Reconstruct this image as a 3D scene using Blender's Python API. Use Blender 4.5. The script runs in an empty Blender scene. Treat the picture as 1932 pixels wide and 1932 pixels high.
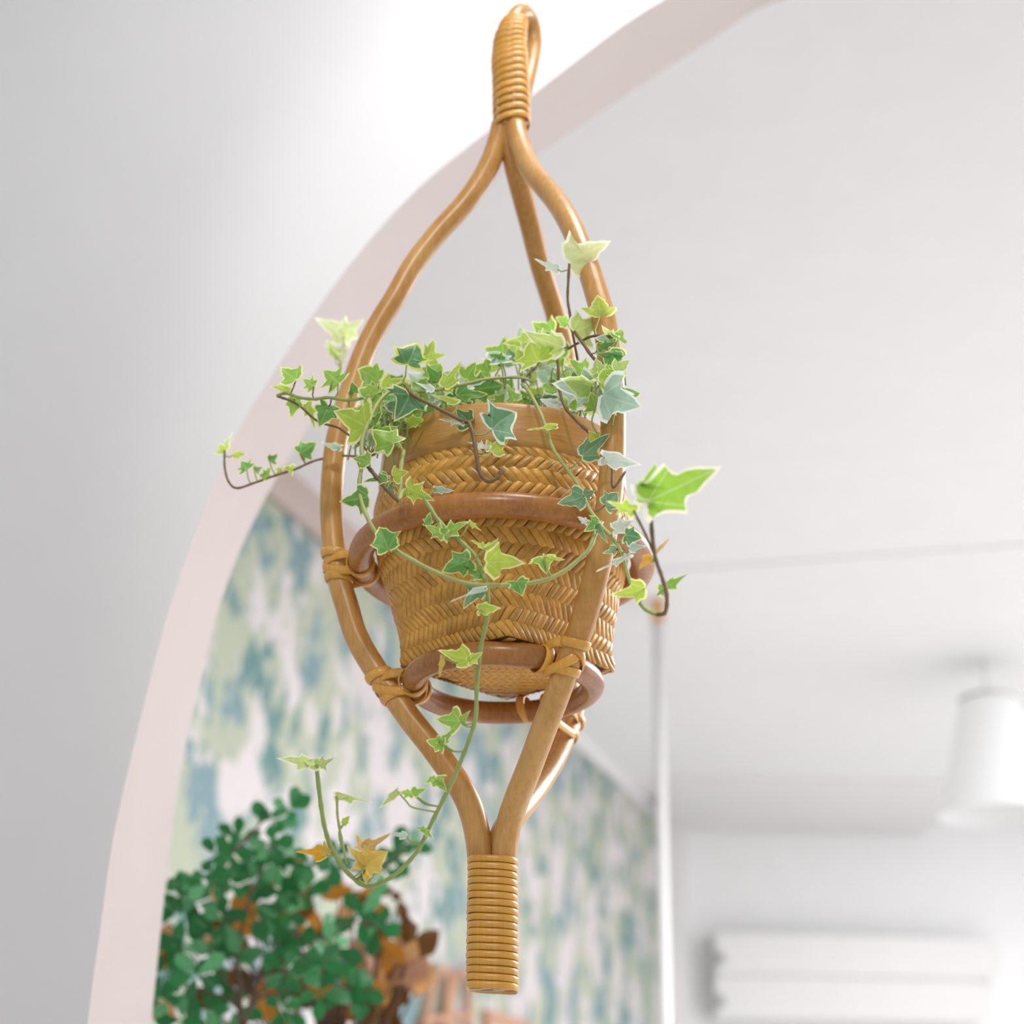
import bpy, bmesh, math, random
from mathutils import Vector, Matrix, noise
PI = math.pi
C = bpy.context.scene.collection
SC = bpy.context.scene
random.seed(7)

# ------------------------------------------------------------------ camera
CZ = 1.45                                   # height of the camera over the floor
FPX = 2900.0                                # focal length in pixels of a 1932 px frame
PITCH = math.radians(23.5)
ROLL = math.radians(1.2)
cp, sp = math.cos(PITCH), math.sin(PITCH)
R0 = Vector((1, 0, 0)); U0 = Vector((0, -sp, cp)); FW = Vector((0, cp, sp))
R1 = R0 * math.cos(ROLL) + U0 * math.sin(ROLL)
U1 = U0 * math.cos(ROLL) - R0 * math.sin(ROLL)
cam = bpy.data.cameras.new('camera')
cam.sensor_width = 36.0
cam.lens = 36.0 * FPX / 1932.0
cam.clip_start = 0.02
cam.dof.use_dof = True
cam.dof.focus_distance = 1.33
cam.dof.aperture_fstop = 3.6
camo = bpy.data.objects.new('camera', cam); C.objects.link(camo)
M = Matrix.Identity(4)
for i in range(3):
    M[i][0] = R1[i]; M[i][1] = U1[i]; M[i][2] = -FW[i]
M[2][3] = CZ
camo.matrix_world = M
SC.camera = camo
CAM = Vector((0, 0, CZ))

# ------------------------------------------------------------------ light
SC.view_settings.view_transform = 'Standard'
SC.view_settings.look = 'None'
SC.view_settings.gamma = 1.0
SC.view_settings.use_curve_mapping = False
SC.view_settings.exposure = 0.0
w = bpy.data.worlds.new('world'); SC.world = w
w.use_nodes = True
bg = w.node_tree.nodes['Background']
bg.inputs['Color'].default_value = (0.97, 0.98, 1.0, 1)
bg.inputs['Strength'].default_value = 0.57


def light(name, kind, loc, target, energy, color=(1, 1, 1), **kw):
    l = bpy.data.lights.new(name, kind)
    l.energy = energy; l.color = color
    for k, v in kw.items():
        setattr(l, k, v)
    o = bpy.data.objects.new(name, l); C.objects.link(o)
    o.location = loc
    d = Vector(target) - Vector(loc)
    o.rotation_euler = d.to_track_quat('-Z', 'Y').to_euler()
    return o


# ceiling spot that washes the arch wall and the planter
light('spot_light', 'SPOT', (-0.10, -0.55, CZ + 1.80), (0.98, 1.75, CZ + 0.84), 46, (1, 0.99, 0.985),
      spot_size=math.radians(65), spot_blend=0.20, shadow_soft_size=0.10)
# ceiling panel above the planter
light('unseen_overhead_light', 'AREA', (0.30, 1.02, CZ + 1.96), (0.05, 1.3, CZ + 0.6), 10, (1, 0.985, 0.97),
      shape='RECTANGLE', size=0.6, size_y=0.3)
# lights added under the far room's ceiling, out of view, to brighten it
light('unseen_overhead_light', 'AREA', (2.5, 3.3, CZ + 1.96), (2.5, 3.3, 0), 125, (0.985, 0.985, 1.0),
      shape='RECTANGLE', size=2.0, size_y=2.2)
light('unseen_overhead_light', 'AREA', (3.4, 4.8, CZ + 1.94), (3.4, 4.8, 0), 135, (0.985, 0.985, 1.0),
      shape='RECTANGLE', size=1.5, size_y=3.4)
# soft light added out of view at right, evening out the far room
light('right_fill_light', 'AREA', (8.6, 4.8, CZ + 0.2), (-1.0, 4.8, CZ + 0.5), 130, (0.98, 0.98, 1.0),
      shape='RECTANGLE', size=6.2, size_y=3.2)

# ------------------------------------------------------------------ helpers
def ray(px, py):
    d = FW + R1 * ((px - 966.0) / FPX) - U1 * ((py - 966.0) / FPX)
    return d


def at(px, py, Y):
    """point of the place seen at a photo pixel, Y metres ahead of the camera"""
    d = ray(px, py)
    return CAM + d * (Y / d.y)


def at_z(px, py, z):
    d = ray(px, py)
    return CAM + d * (z / d.z)


def srgb(r, g, b):
    def f(c):
        c /= 255.0
        return c / 12.92 if c <= 0.04045 else ((c + 0.055) / 1.055) ** 2.4
    return (f(r), f(g), f(b), 1.0)


def mesh(name, verts, faces, mat, parent=None, smooth=True, kind=None, loc=None, edge=None, st=None):
    me = bpy.data.meshes.new(name)
    if loc is not None:
        verts = [Vector(v) - loc for v in verts]
    me.from_pydata([tuple(v) for v in verts], [], faces)
    if smooth:
        me.polygons.foreach_set('use_smooth', [True] * len(me.polygons))
    me.materials.append(mat)
    if edge is not None:
        a = me.attributes.new('edge', 'FLOAT', 'POINT')
        a.data.foreach_set('value', edge)
    if st is not None:
        a = me.attributes.new('st', 'FLOAT_VECTOR', 'POINT')
        a.data.foreach_set('vector', [c for q in st for c in (q[0], q[1], 0.0)])
    me.update()
    o = bpy.data.objects.new(name, me); C.objects.link(o)
    if loc is not None:
        o.location = loc
    if parent is not None:
        o.parent = parent
        par = parent
        off = Vector((0, 0, 0))
        while par is not None:
            off += par.location; par = par.parent
        if loc is not None:
            o.location = loc - off
        else:
            o.location = -off
    if kind:
        o['kind'] = kind
    return o


def thing(name, loc, label, cat, group=None):
    o = bpy.data.objects.new(name, None); C.objects.link(o)
    o.empty_display_size = 0.05
    o.location = loc
    o['label'] = label; o['category'] = cat
    if group:
        o['group'] = group
    return o


def spline(pts, n=6, closed=False):
    P = [Vector(p) for p in pts]
    out = []
    N = len(P)
    rng = N if closed else N - 1
    for i in range(rng):
        if closed:
            p0, p1, p2, p3 = P[(i - 1) % N], P[i], P[(i + 1) % N], P[(i + 2) % N]
        else:
            p1, p2 = P[i], P[i + 1]
            p0 = P[i - 1] if i > 0 else p1 * 2 - p2
            p3 = P[i + 2] if i + 2 < N else p2 * 2 - p1
        for k in range(n):
            t = k / n
            out.append(0.5 * ((2 * p1) + (p2 - p0) * t + (2 * p0 - 5 * p1 + 4 * p2 - p3) * t * t
                              + (3 * p1 - p0 - 3 * p2 + p3) * t ** 3))
    if not closed:
        out.append(P[-1])
    return out


def tube_data(pts, rad, seg=10, closed=False, caps=True):
    """verts, faces of a tube along pts; rad number or list"""
    n = len(pts)
    T = []
    for i in range(n):
        if closed:
            t = pts[(i + 1) % n] - pts[(i - 1) % n]
        else:
            t = pts[min(i + 1, n - 1)] - pts[max(i - 1, 0)]
        T.append(t.normalized() if t.length > 1e-9 else Vector((0, 0, 1)))
    a = Vector((0, 0, 1)) if abs(T[0].z) < 0.9 else Vector((1, 0, 0))
    u = (a - T[0] * a.dot(T[0])).normalized()
    V, F = [], []
    for i in range(n):
        u = (u - T[i] * u.dot(T[i]))
        u = u.normalized() if u.length > 1e-6 else T[i].orthogonal().normalized()
        v = T[i].cross(u)
        r = rad[i] if isinstance(rad, (list, tuple)) else rad
        for k in range(seg):
            an = 2 * PI * k / seg
            V.append(pts[i] + u * (r * math.cos(an)) + v * (r * math.sin(an)))
    for i in range(n if closed else n - 1):
        j = (i + 1) % n
        for k in range(seg):
            l = (k + 1) % seg
            F.append((i * seg + k, i * seg + l, j * seg + l, j * seg + k))
    if not closed and caps:
        F.append(tuple(range(seg))[::-1])
        F.append(tuple((n - 1) * seg + k for k in range(seg)))
    return V, F


def join(parts):
    V, F = [], []
    for v, f in parts:
        o = len(V)
        V += list(v); F += [tuple(i + o for i in q) for q in f]
    return V, F


def box_data(x0, x1, y0, y1, z0, z1, frame=None):
    V = [Vector((x, y, z)) for z in (z0, z1) for y in (y0, y1) for x in (x0, x1)]
    if frame is not None:
        V = [frame @ v for v in V]
    F = [(0, 2, 3, 1), (4, 5, 7, 6), (0, 1, 5, 4), (2, 6, 7, 3), (0, 4, 6, 2), (1, 3, 7, 5)]
    return V, F


def bevel(o, w=0.003, seg=2):
    m = o.modifiers.new('bevel', 'BEVEL'); m.width = w; m.segments = seg
    m.limit_method = 'ANGLE'
    return o


def lathe_data(prof, cx, cy, seg=48, cap0=False, cap1=False):
    V, F = [], []
    for r, z in prof:
        for k in range(seg):
            a = 2 * PI * k / seg
            V.append(Vector((cx + r * math.cos(a), cy + r * math.sin(a), z)))
    for i in range(len(prof) - 1):
        for k in range(seg):
            l = (k + 1) % seg
            F.append((i * seg + k, i * seg + l, (i + 1) * seg + l, (i + 1) * seg + k))
    if cap0:
        F.append(tuple(range(seg))[::-1])
    if cap1:
        F.append(tuple((len(prof) - 1) * seg + k for k in range(seg)))
    return V, F


# ------------------------------------------------------------------ materials
def new_mat(name):
    m = bpy.data.materials.new(name); m.use_nodes = True
    nt = m.node_tree
    return m, nt, nt.nodes['Principled BSDF'], nt.nodes['Material Output']


def paint_mat(name, col, rough=0.6, amount=0.03, scale=8.0):
    m, nt, b, out = new_mat(name)
    tc = nt.nodes.new('ShaderNodeTexCoord')
    nz = nt.nodes.new('ShaderNodeTexNoise'); nz.inputs['Scale'].default_value = scale
    nz.inputs['Detail'].default_value = 4
    hsv = nt.nodes.new('ShaderNodeHueSaturation')
    hsv.inputs['Color'].default_value = col
    mr = nt.nodes.new('ShaderNodeMapRange')
    mr.inputs['To Min'].default_value = 1 - amount; mr.inputs['To Max'].default_value = 1 + amount
    nt.links.new(tc.outputs['Object'], nz.inputs['Vector'])
    nt.links.new(nz.outputs['Fac'], mr.inputs['Value'])
    nt.links.new(mr.outputs['Result'], hsv.inputs['Value'])
    nt.links.new(hsv.outputs['Color'], b.inputs['Base Color'])
    b.inputs['Roughness'].default_value = rough
    return m


def cane_mat(name, c1, c2, rough=0.32, rnd=0.12, scale=(60, 60, 9), coat=0.25):
    """rattan / bamboo: long fibres, faint mottling, satin varnish"""
    m, nt, b, out = new_mat(name)
    tc = nt.nodes.new('ShaderNodeTexCoord')
    mp = nt.nodes.new('ShaderNodeMapping'); mp.inputs['Scale'].default_value = scale
    nz = nt.nodes.new('ShaderNodeTexNoise'); nz.inputs['Scale'].default_value = 4.0
    nz.inputs['Detail'].default_value = 6; nz.inputs['Roughness'].default_value = 0.6
    n2 = nt.nodes.new('ShaderNodeTexNoise'); n2.inputs['Scale'].default_value = 14.0
    mx = nt.nodes.new('ShaderNodeMix'); mx.data_type = 'RGBA'
    mx.inputs['A'].default_value = c1; mx.inputs['B'].default_value = c2
    oi = nt.nodes.new('ShaderNodeObjectInfo')
    mr = nt.nodes.new('ShaderNodeMapRange')
    mr.inputs['To Min'].default_value = 1 - rnd; mr.inputs['To Max'].default_value = 1 + rnd
    ad = nt.nodes.new('ShaderNodeMath'); ad.operation = 'ADD'
    md = nt.nodes.new('ShaderNodeMath'); md.operation = 'MULTIPLY_ADD'
    md.inputs[1].default_value = 2.2; md.inputs[2].default_value = -1.7; md.use_clamp = True
    hsv = nt.nodes.new('ShaderNodeHueSaturation')
    L = nt.links.new
    L(tc.outputs['Object'], mp.inputs['Vector']); L(mp.outputs['Vector'], nz.inputs['Vector'])
    L(tc.outputs['Object'], n2.inputs['Vector'])
    L(nz.outputs['Fac'], ad.inputs[0]); L(n2.outputs['Fac'], ad.inputs[1]); L(ad.outputs[0], md.inputs[0])
    L(md.outputs[0], mx.inputs['Factor'])
    L(oi.outputs['Random'], mr.inputs['Value']); L(mr.outputs['Result'], hsv.inputs['Value'])
    L(mx.outputs['Result'], hsv.inputs['Color']); L(hsv.outputs['Color'], b.inputs['Base Color'])
    b.inputs['Roughness'].default_value = rough
    b.inputs['Coat Weight'].default_value = coat
    b.inputs['Coat Roughness'].default_value = 0.22
    bp = nt.nodes.new('ShaderNodeBump'); bp.inputs['Strength'].default_value = 0.12
    bp.inputs['Distance'].default_value = 0.001
    L(nz.outputs['Fac'], bp.inputs['Height']); L(bp.outputs['Normal'], b.inputs['Normal'])
    return m


def leaf_mat(name, inner, margin, transl=0.45, rough=0.4, thr=0.52, vary=0.10, blotch=0.28, gain=1.0):
    """leaf with an irregular pale margin (attribute 'edge' runs 0 inside to 1 at the rim)"""
    m, nt, b, out = new_mat(name)
    L = nt.links.new
    at_ = nt.nodes.new('ShaderNodeAttribute'); at_.attribute_name = 'edge'
    tc = nt.nodes.new('ShaderNodeTexCoord')
    nz = nt.nodes.new('ShaderNodeTexNoise'); nz.inputs['Scale'].default_value = 110.0
    nz.inputs['Detail'].default_value = 3
    n2 = nt.nodes.new('ShaderNodeTexNoise'); n2.inputs['Scale'].default_value = 170.0
    oi = nt.nodes.new('ShaderNodeObjectInfo')
    L(tc.outputs['Object'], nz.inputs['Vector']); L(tc.outputs['Object'], n2.inputs['Vector'])
    ma = nt.nodes.new('ShaderNodeMath'); ma.operation = 'MULTIPLY_ADD'
    ma.inputs[1].default_value = blotch * 2; ma.inputs[2].default_value = -blotch
    L(nz.outputs['Fac'], ma.inputs[0])
    sm = nt.nodes.new('ShaderNodeMath'); sm.operation = 'ADD'
    L(at_.outputs['Fac'], sm.inputs[0]); L(ma.outputs[0], sm.inputs[1])
    mr = nt.nodes.new('ShaderNodeMapRange'); mr.interpolation_type = 'SMOOTHSTEP'
    mr.inputs['From Min'].default_value = thr - 0.09; mr.inputs['From Max'].default_value = thr + 0.09
    L(sm.outputs[0], mr.inputs['Value'])
    mo = nt.nodes.new('ShaderNodeMix'); mo.data_type = 'RGBA'
    mo.inputs['A'].default_value = inner
    k = 0.72
    mo.inputs['B'].default_value = (inner[0] * k, inner[1] * k, inner[2] * k, 1)
    L(n2.outputs['Fac'], mo.inputs['Factor'])
    mx = nt.nodes.new('ShaderNodeMix'); mx.data_type = 'RGBA'
    L(mo.outputs['Result'], mx.inputs['A']); mx.inputs['B'].default_value = margin
    L(mr.outputs['Result'], mx.inputs['Factor'])
    # pale veins: midrib and the two side ribs, from the leaf's own coordinates
    sa = nt.nodes.new('ShaderNodeAttribute'); sa.attribute_name = 'st'
    sx = nt.nodes.new('ShaderNodeSeparateXYZ'); L(sa.outputs['Vector'], sx.inputs[0])

    def mth(op, a_, b2=0.0):
        n_ = nt.nodes.new('ShaderNodeMath'); n_.operation = op
        for i_, v_ in enumerate((a_, b2)):
            if isinstance(v_, (int, float)):
                n_.inputs[i_].default_value = v_
            else:
                L(v_, n_.inputs[i_])
        return n_.outputs[0]
    ta = mth('ABSOLUTE', sx.outputs['Y'])
    side = mth('ABSOLUTE', mth('SUBTRACT', ta, mth('MULTIPLY', sx.outputs['X'], .95)))
    dv_ = mth('MINIMUM', ta, side)
    vn = nt.nodes.new('ShaderNodeMapRange'); vn.interpolation_type = 'SMOOTHSTEP'
    vn.inputs['From Min'].default_value = .006; vn.inputs['From Max'].default_value = .03
    vn.inputs['To Min'].default_value = .24; vn.inputs['To Max'].default_value = 0
    L(dv_, vn.inputs['Value'])
    mv = nt.nodes.new('ShaderNodeMix'); mv.data_type = 'RGBA'
    L(vn.outputs['Result'], mv.inputs['Factor'])
    L(mx.outputs['Result'], mv.inputs['A']); mv.inputs['B'].default_value = margin
    mx = mv
    hsv = nt.nodes.new('ShaderNodeHueSaturation')
    vr = nt.nodes.new('ShaderNodeMapRange')
    vr.inputs['To Min'].default_value = gain - vary; vr.inputs['To Max'].default_value = gain + vary
    L(oi.outputs['Random'], vr.inputs['Value']); L(vr.outputs['Result'], hsv.inputs['Value'])
    L(mx.outputs['Result'], hsv.inputs['Color'])
    L(hsv.outputs['Color'], b.inputs['Base Color'])
    b.inputs['Roughness'].default_value = rough
    b.inputs['Specular IOR Level'].default_value = 0.45
    tr = nt.nodes.new('ShaderNodeBsdfTranslucent')
    L(hsv.outputs['Color'], tr.inputs['Color'])
    ms = nt.nodes.new('ShaderNodeMixShader'); ms.inputs['Fac'].default_value = transl
    L(b.outputs['BSDF'], ms.inputs[1]); L(tr.outputs['BSDF'], ms.inputs[2])
    L(ms.outputs['Shader'], out.inputs['Surface'])
    return m


WALL = paint_mat('white_wall_paint', (0.855, 0.855, 0.86, 1))
CEIL = paint_mat('white_ceiling_paint', (0.835, 0.825, 0.835, 1))
TAUPE = paint_mat('taupe_trim_paint', srgb(190, 172, 165), 0.55)
FLOOR = paint_mat('pale_floor', (0.70, 0.68, 0.665, 1), 0.5)
REVEAL = paint_mat('shaded_blush_reveal', (0.535, 0.465, 0.45, 1))  # pinkish tone of the reveal, with its shade darkened into the colour
WHITE = paint_mat('white_lacquer', (0.77, 0.76, 0.755, 1), 0.4)
SCREW = paint_mat('grey_metal_screw', (0.42, 0.43, 0.42, 1), 0.5)
CANE = cane_mat('golden_rattan', srgb(218, 168, 98), srgb(194, 138, 66), coat=0.18)
CANE_D = cane_mat('brown_rattan', srgb(186, 126, 62), srgb(152, 94, 38), coat=0.14)
PEEL = cane_mat('rattan_peel', srgb(236, 182, 86), srgb(218, 158, 64), rough=0.32, rnd=0.07, coat=0.2)
BAND = cane_mat('bamboo_band', srgb(208, 158, 84), srgb(188, 132, 62), rough=0.34, scale=(10, 10, 120))
STRIP = cane_mat('bamboo_strip', srgb(222, 170, 78), srgb(188, 132, 44), rough=0.42, rnd=0.2, coat=0.12, scale=(40, 40, 40))
BACKING = paint_mat('dark_basket_lining', srgb(92, 56, 18), 0.8)
SOIL = paint_mat('dark_potting_soil', (0.05, 0.035, 0.02, 1), 0.9, 0.3, 120)

# ------------------------------------------------------------------ the room
HC = 2.0                                    # ceiling above the camera
ZC = CZ + HC
YA, YB = 1.75, 2.058                        # front and back face of the arch wall
F_PX = [(165, 1932), (187, 1770), (210, 1600), (240, 1460), (310, 1180), (370, 1000), (440, 830), (515, 705),
        (600, 580), (700, 450), (800, 345), (930, 240), (1080, 120), (1250, 0)]
B_PX = [(285, 1932), (305, 1740), (330, 1530), (365, 1340), (425, 1110), (500, 940), (560, 842), (645, 700),
        (735, 560), (830, 440), (930, 345), (1040, 275), (1180, 180), (1330, 83), (1470, 0)]
Fc = [at(x, y, YA) for x, y in F_PX]
Bc = [at(x, y, YB) for x, y in B_PX]
XM = 1.35                                   # middle of the arch


def half(curve, Y, crown):
    pts = [Vector((curve[0].x, Y, 0.0)), Vector((curve[0].x, Y, CZ - 0.45))] + curve
    pts += [Vector((x, Y, CZ + z)) for x, z in crown]
    return pts


Fh = half(Fc, YA, [(0.46, 1.745), (0.80, 1.865), (1.08, 1.905), (XM, 1.915)])
Bh = half(Bc, YB, [(0.66, 1.915), (0.92, 1.935), (1.15, 1.94), (XM, 1.94)])


def resample(pts, n):
    s = spline(pts, 10)
    d = [0.0]
    for a, b in zip(s, s[1:]):
        d.append(d[-1] + (b - a).length)
    out = []
    j = 0
    for i in range(n):
        t = d[-1] * i / (n - 1)
        while j < len(d) - 2 and d[j + 1] < t:
            j += 1
        f = (t - d[j]) / max(1e-9, d[j + 1] - d[j])
        out.append(s[j].lerp(s[j + 1], f))
    return out


NA = 90
Fr, Br = resample(Fh, NA), resample(Bh, NA)
V, F = [], []


def quadv(a, b, c, d):
    o = len(V); V.extend([a, b, c, d]); F.append((o, o + 1, o + 2, o + 3))


for mir in (False, True):
    def mx_(p):
        return Vector((2 * XM - p.x, p.y, p.z)) if mir else p.copy()
    for i in range(NA - 1):
        for crv, Y in ((Fr, YA), (Br, YB)):
            a, b = crv[i], crv[i + 1]
            quadv(mx_(a), mx_(b), mx_(Vector((-3.0, Y, b.z))), mx_(Vector((-3.0, Y, a.z))))
    for crv, Y in ((Fr, YA), (Br, YB)):
        a = crv[-1]
        quadv(mx_(a), mx_(Vector((XM, Y, ZC))), mx_(Vector((-3.0, Y, ZC))), mx_(Vector((-3.0, Y, a.z))))
wf = mesh('wall_front', V, F, WALL, smooth=False, kind='structure')
me = wf.data
bm = bmesh.new(); bm.from_mesh(me); bmesh.ops.remove_doubles(bm, verts=bm.verts, dist=1e-5)
bmesh.ops.recalc_face_normals(bm, faces=bm.faces); bm.to_mesh(me); bm.free()

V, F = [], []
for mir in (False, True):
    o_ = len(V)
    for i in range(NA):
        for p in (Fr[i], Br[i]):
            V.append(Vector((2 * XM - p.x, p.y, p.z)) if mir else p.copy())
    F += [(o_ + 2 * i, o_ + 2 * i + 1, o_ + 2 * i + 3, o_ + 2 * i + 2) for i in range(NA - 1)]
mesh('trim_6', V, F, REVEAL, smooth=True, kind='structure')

# far room: papered wall running away to the right, end wall, ceiling, floor
P1 = at_z(539, 894, HC)
P2 = at_z(1262, 1551, HC)
dw = (P2 - P1); dw.z = 0; dw.normalize()
nw = Vector((dw.y, -dw.x, 0))               # faces the camera side
tb = (YB - P1.y) / dw.y
PA = P1 + dw * tb                           # where the papered wall meets the arch wall
Y2 = P2.y

# wallpaper
m, nt, b, out = new_mat('leafy_wallpaper')
L = nt.links.new
tc = nt.nodes.new('ShaderNodeTexCoord')


def nnoise(scale, sy, detail=3.0, off=0.0, rough=0.55):
    mp = nt.nodes.new('ShaderNodeMapping'); mp.inputs['Scale'].default_value = (1, 1, sy)
    mp.inputs['Location'].default_value = (off, off * 0.7, off * 1.3)
    n = nt.nodes.new('ShaderNodeTexNoise'); n.inputs['Scale'].default_value = scale
    n.inputs['Detail'].default_value = detail; n.inputs['Roughness'].default_value = rough
    L(tc.outputs['Object'], mp.inputs['Vector']); L(mp.outputs['Vector'], n.inputs['Vector'])
    return n.outputs['Fac']


def nramp(val, lo, hi):
    r = nt.nodes.new('ShaderNodeMapRange'); r.interpolation_type = 'SMOOTHSTEP'
    r.inputs['From Min'].default_value = lo; r.inputs['From Max'].default_value = hi
    L(val, r.inputs['Value'])
    return r.outputs['Result']


def nmath(op, a, b_):
    n = nt.nodes.new('ShaderNodeMath'); n.operation = op; n.use_clamp = True
    for i, v in enumerate((a, b_)):
        if isinstance(v, (int, float)):
            n.inputs[i].default_value = v
        else:
            L(v, n.inputs[i])
    return n.outputs[0]


def nmix(a, b_, f):
    n = nt.nodes.new('ShaderNodeMix'); n.data_type = 'RGBA'
    for k, v in (('A', a), ('B', b_), ('Factor', f)):
        if isinstance(v, tuple):
            n.inputs[k].default_value = v
        else:
            L(v, n.inputs[k])
    return n.outputs['Result']


base = nnoise(4.8, 0.75, 6, 3.0, 0.64)
sprig = nnoise(14.0, 0.6, 4, 9.0)
cl = nramp(nmath('ADD', nmath('MULTIPLY', base, 0.72), nmath('MULTIPLY', sprig, 0.30)), 0.462, 0.518)
sage = nmix(srgb(208, 200, 201), srgb(172, 178, 158), cl)
teal_n = nramp(nmath('ADD', nmath('MULTIPLY', nnoise(6.2, 0.75, 5, 21.0), 0.62), nmath('MULTIPLY', nnoise(17.0, 0.6, 3, 5.0), 0.4)), 0.495, 0.555)
hue = nmix(srgb(76, 124, 126), srgb(112, 142, 152), nramp(nnoise(1.6, 1.0, 1, 40.0), 0.42, 0.58))
paper = nmix(sage, hue, nmath('MULTIPLY', teal_n, nmath('ADD', nmath('MULTIPLY', cl, 0.85), 0.06)))
L(paper, b.inputs['Base Color'])
b.inputs['Roughness'].default_value = 0.6
PAPER = m

wfr = Matrix(((dw.x, -nw.x, 0, PA.x), (dw.y, -nw.y, 0, PA.y), (0, 0, 1, 0), (0, 0, 0, 1)))
lenw = (P2 - PA).length
lenw = Vector((P2.x - PA.x, P2.y - PA.y)).length
V, F = box_data(0, lenw, 0, 0.1, 0, ZC, wfr)
mesh('wall_left', V, F, PAPER, smooth=False, kind='structure')
V, F = box_data(P2.x - 0.3, 9.0, Y2, Y2 + 0.1, 0, ZC)
mesh('wall_back', V, F, WALL, smooth=False, kind='structure')
V, F = box_data(-6.0, 9.0, -0.8, Y2 + 0.1, ZC, ZC + 0.1)
mesh('ceiling', V, F, CEIL, smooth=False, kind='structure')
V, F = box_data(-6.0, 9.0, -2.5, Y2 + 0.1, -0.1, 0)
mesh('floor', V, F, FLOOR, smooth=False, kind='structure')

# taupe cornice over the near end of the papered wall
tl = (at_z(770, 1104, HC) - PA)
tlen = Vector((tl.x, tl.y)).length
V, F = box_data(0, tlen, -0.03, 0.0, ZC - 0.125, ZC, wfr)
bevel(mesh('trim_1', V, F, TAUPE, smooth=False, kind='structure'), 0.006)
# thin white cornice along the rest
V, F = box_data(tlen, lenw, -0.04, 0.0, ZC - 0.06, ZC, wfr)
bevel(mesh('trim_2', V, F, WHITE, smooth=False, kind='structure'), 0.01)
# the far half of the ceiling sits a little lower behind a straight step
ca, cb = at_z(1290, 1075, HC - .008), at_z(1932, 1030, HC - .008)
dc = (cb - ca); dc.z = 0; dc.normalize()
c0_, c1_ = ca - dc * 0.9, cb + dc * 6.0
lo_ = [Vector((c0_.x, c0_.y, 0)), Vector((c1_.x, c1_.y, 0)), Vector((c1_.x, Y2, 0)), Vector((P2.x - .1, Y2, 0))]
V = [Vector((p.x, p.y, ZC - .008)) for p in lo_] + [Vector((p.x, p.y, ZC)) for p in lo_]
F = [(3, 2, 1, 0), (4, 5, 6, 7)] + [(k, (k + 1) % 4, (k + 1) % 4 + 4, k + 4) for k in range(4)]
mesh('trim_3', V, F, CEIL, smooth=False, kind='structure')
# cornice of the end wall, returning forward at its right end
yk = at_z(1500, 1500, HC - 0.1).y
xk0, xk1 = at(1258, 1505, yk).x, at(1846, 1492, yk).x
V, F = box_data(xk0, xk1, yk, Y2, ZC - 0.055, ZC)
bevel(mesh('trim_4', V, F, WHITE, smooth=False, kind='structure'), 0.01)
# corner post of the end wall
xa, xb = at(1262, 1700, Y2 - 0.2).x, at(1300, 1700, Y2 - 0.2).x
V, F = box_data(xa, xb, Y2 - 0.12, Y2, 0, ZC)
bevel(mesh('trim_5', V, F, WHITE, smooth=False, kind='structure'), 0.01)

# ------------------------------------------------------------------ hanging planter frame
AX, AY = -0.0095, 1.35
AXIS = Vector((AX, AY, CZ))


def on_plane(px, py, phi):
    """photo pixel carried to the upright plane through the planter's axis at azimuth phi"""
    d = ray(px, py)
    s, c = math.sin(phi), math.cos(phi)
    t = (-AX * s + AY * c) / (-d.x * s + d.y * c)
    return CAM + d * t


def zpx(py, px=945, Y=AY):
    return at(px, py, Y).z


HANG = thing('hanging_rattan_planter_frame', (AX, AY, zpx(1870)),
             'golden rattan hanging frame of three bent canes and two rings around a woven basket', 'plant hanger')
RC = 0.0113
left_px = [(946, 236), (939, 268), (919, 320), (880, 380), (826, 440), (780, 500), (746, 560), (718, 605), (693, 652), (674, 700),
           (656, 755), (642, 805), (633, 850), (626, 930), (627, 1000), (638, 1085), (655, 1145), (672, 1200), (703, 1255),
           (738, 1305), (772, 1354), (811, 1403), (842, 1445), (867, 1482), (886, 1520), (898, 1560), (905, 1605), (907, 1640)]
right_px = [(972, 236), (979, 268), (1002, 320), (1050, 380), (1077, 425), (1094, 465), (1110, 505), (1126, 555), (1140, 605),
            (1149, 660), (1153, 710), (1156, 760), (1157, 800), (1156, 860), (1152, 920), (1143, 990), (1132, 1050), (1119, 1105),
            (1105, 1155), (1090, 1202), (1072, 1250), (1055, 1300), (1036, 1350), (1016, 1402), (996, 1455), (980, 1495),
            (964, 1540), (955, 1580), (952, 1610), (951, 1640)]
back_px = [(962, 236), (968, 300), (988, 380), (1000, 425), (1019, 500), (1038, 560), (1050, 600), (1068, 680)]
back_low = [(1081, 1340), (1064, 1392), (1042, 1440), (1012, 1487), (978, 1530), (950, 1570), (938, 1610), (935, 1640)]
PHL, PHR, PHB = math.radians(174), math.radians(-55), math.radians(65)


def gather(pts, px, Yend):
    """draw the lower end of a cane in under the bottom wrapping"""
    out = []
    for p, (x, y) in zip(pts, px):
        if y > 1480:
            t = min(1.0, (y - 1480) / 120.0)
            t = t * t * (3 - 2 * t)
            p = at(x, y, p.y + (Yend - p.y) * t)
        out.append(p)
    return out


left = [on_plane(x, y, PHL) for x, y in left_px]
right = [on_plane(x, y, PHR) for x, y in right_px]
right = gather(right, right_px, AY - 0.0065)
bt = [on_plane(x, y, PHB) for x, y in back_px]
bl = gather([on_plane(x, y, PHB) for x, y in back_low], back_low, AY + 0.009)


def prof_r(z):
    best = min(left, key=lambda p: abs(p.z - z))
    return Vector((best.x - AX, best.y - AY)).length


mid = []
z0, z1 = bt[-1].z, bl[0].z
for i in range(1, 8):
    z = z0 + (z1 - z0) * i / 8
    r = prof_r(z)
    mid.append(Vector((AX + r * math.cos(PHB), AY + r * math.sin(PHB), z)))
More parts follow.
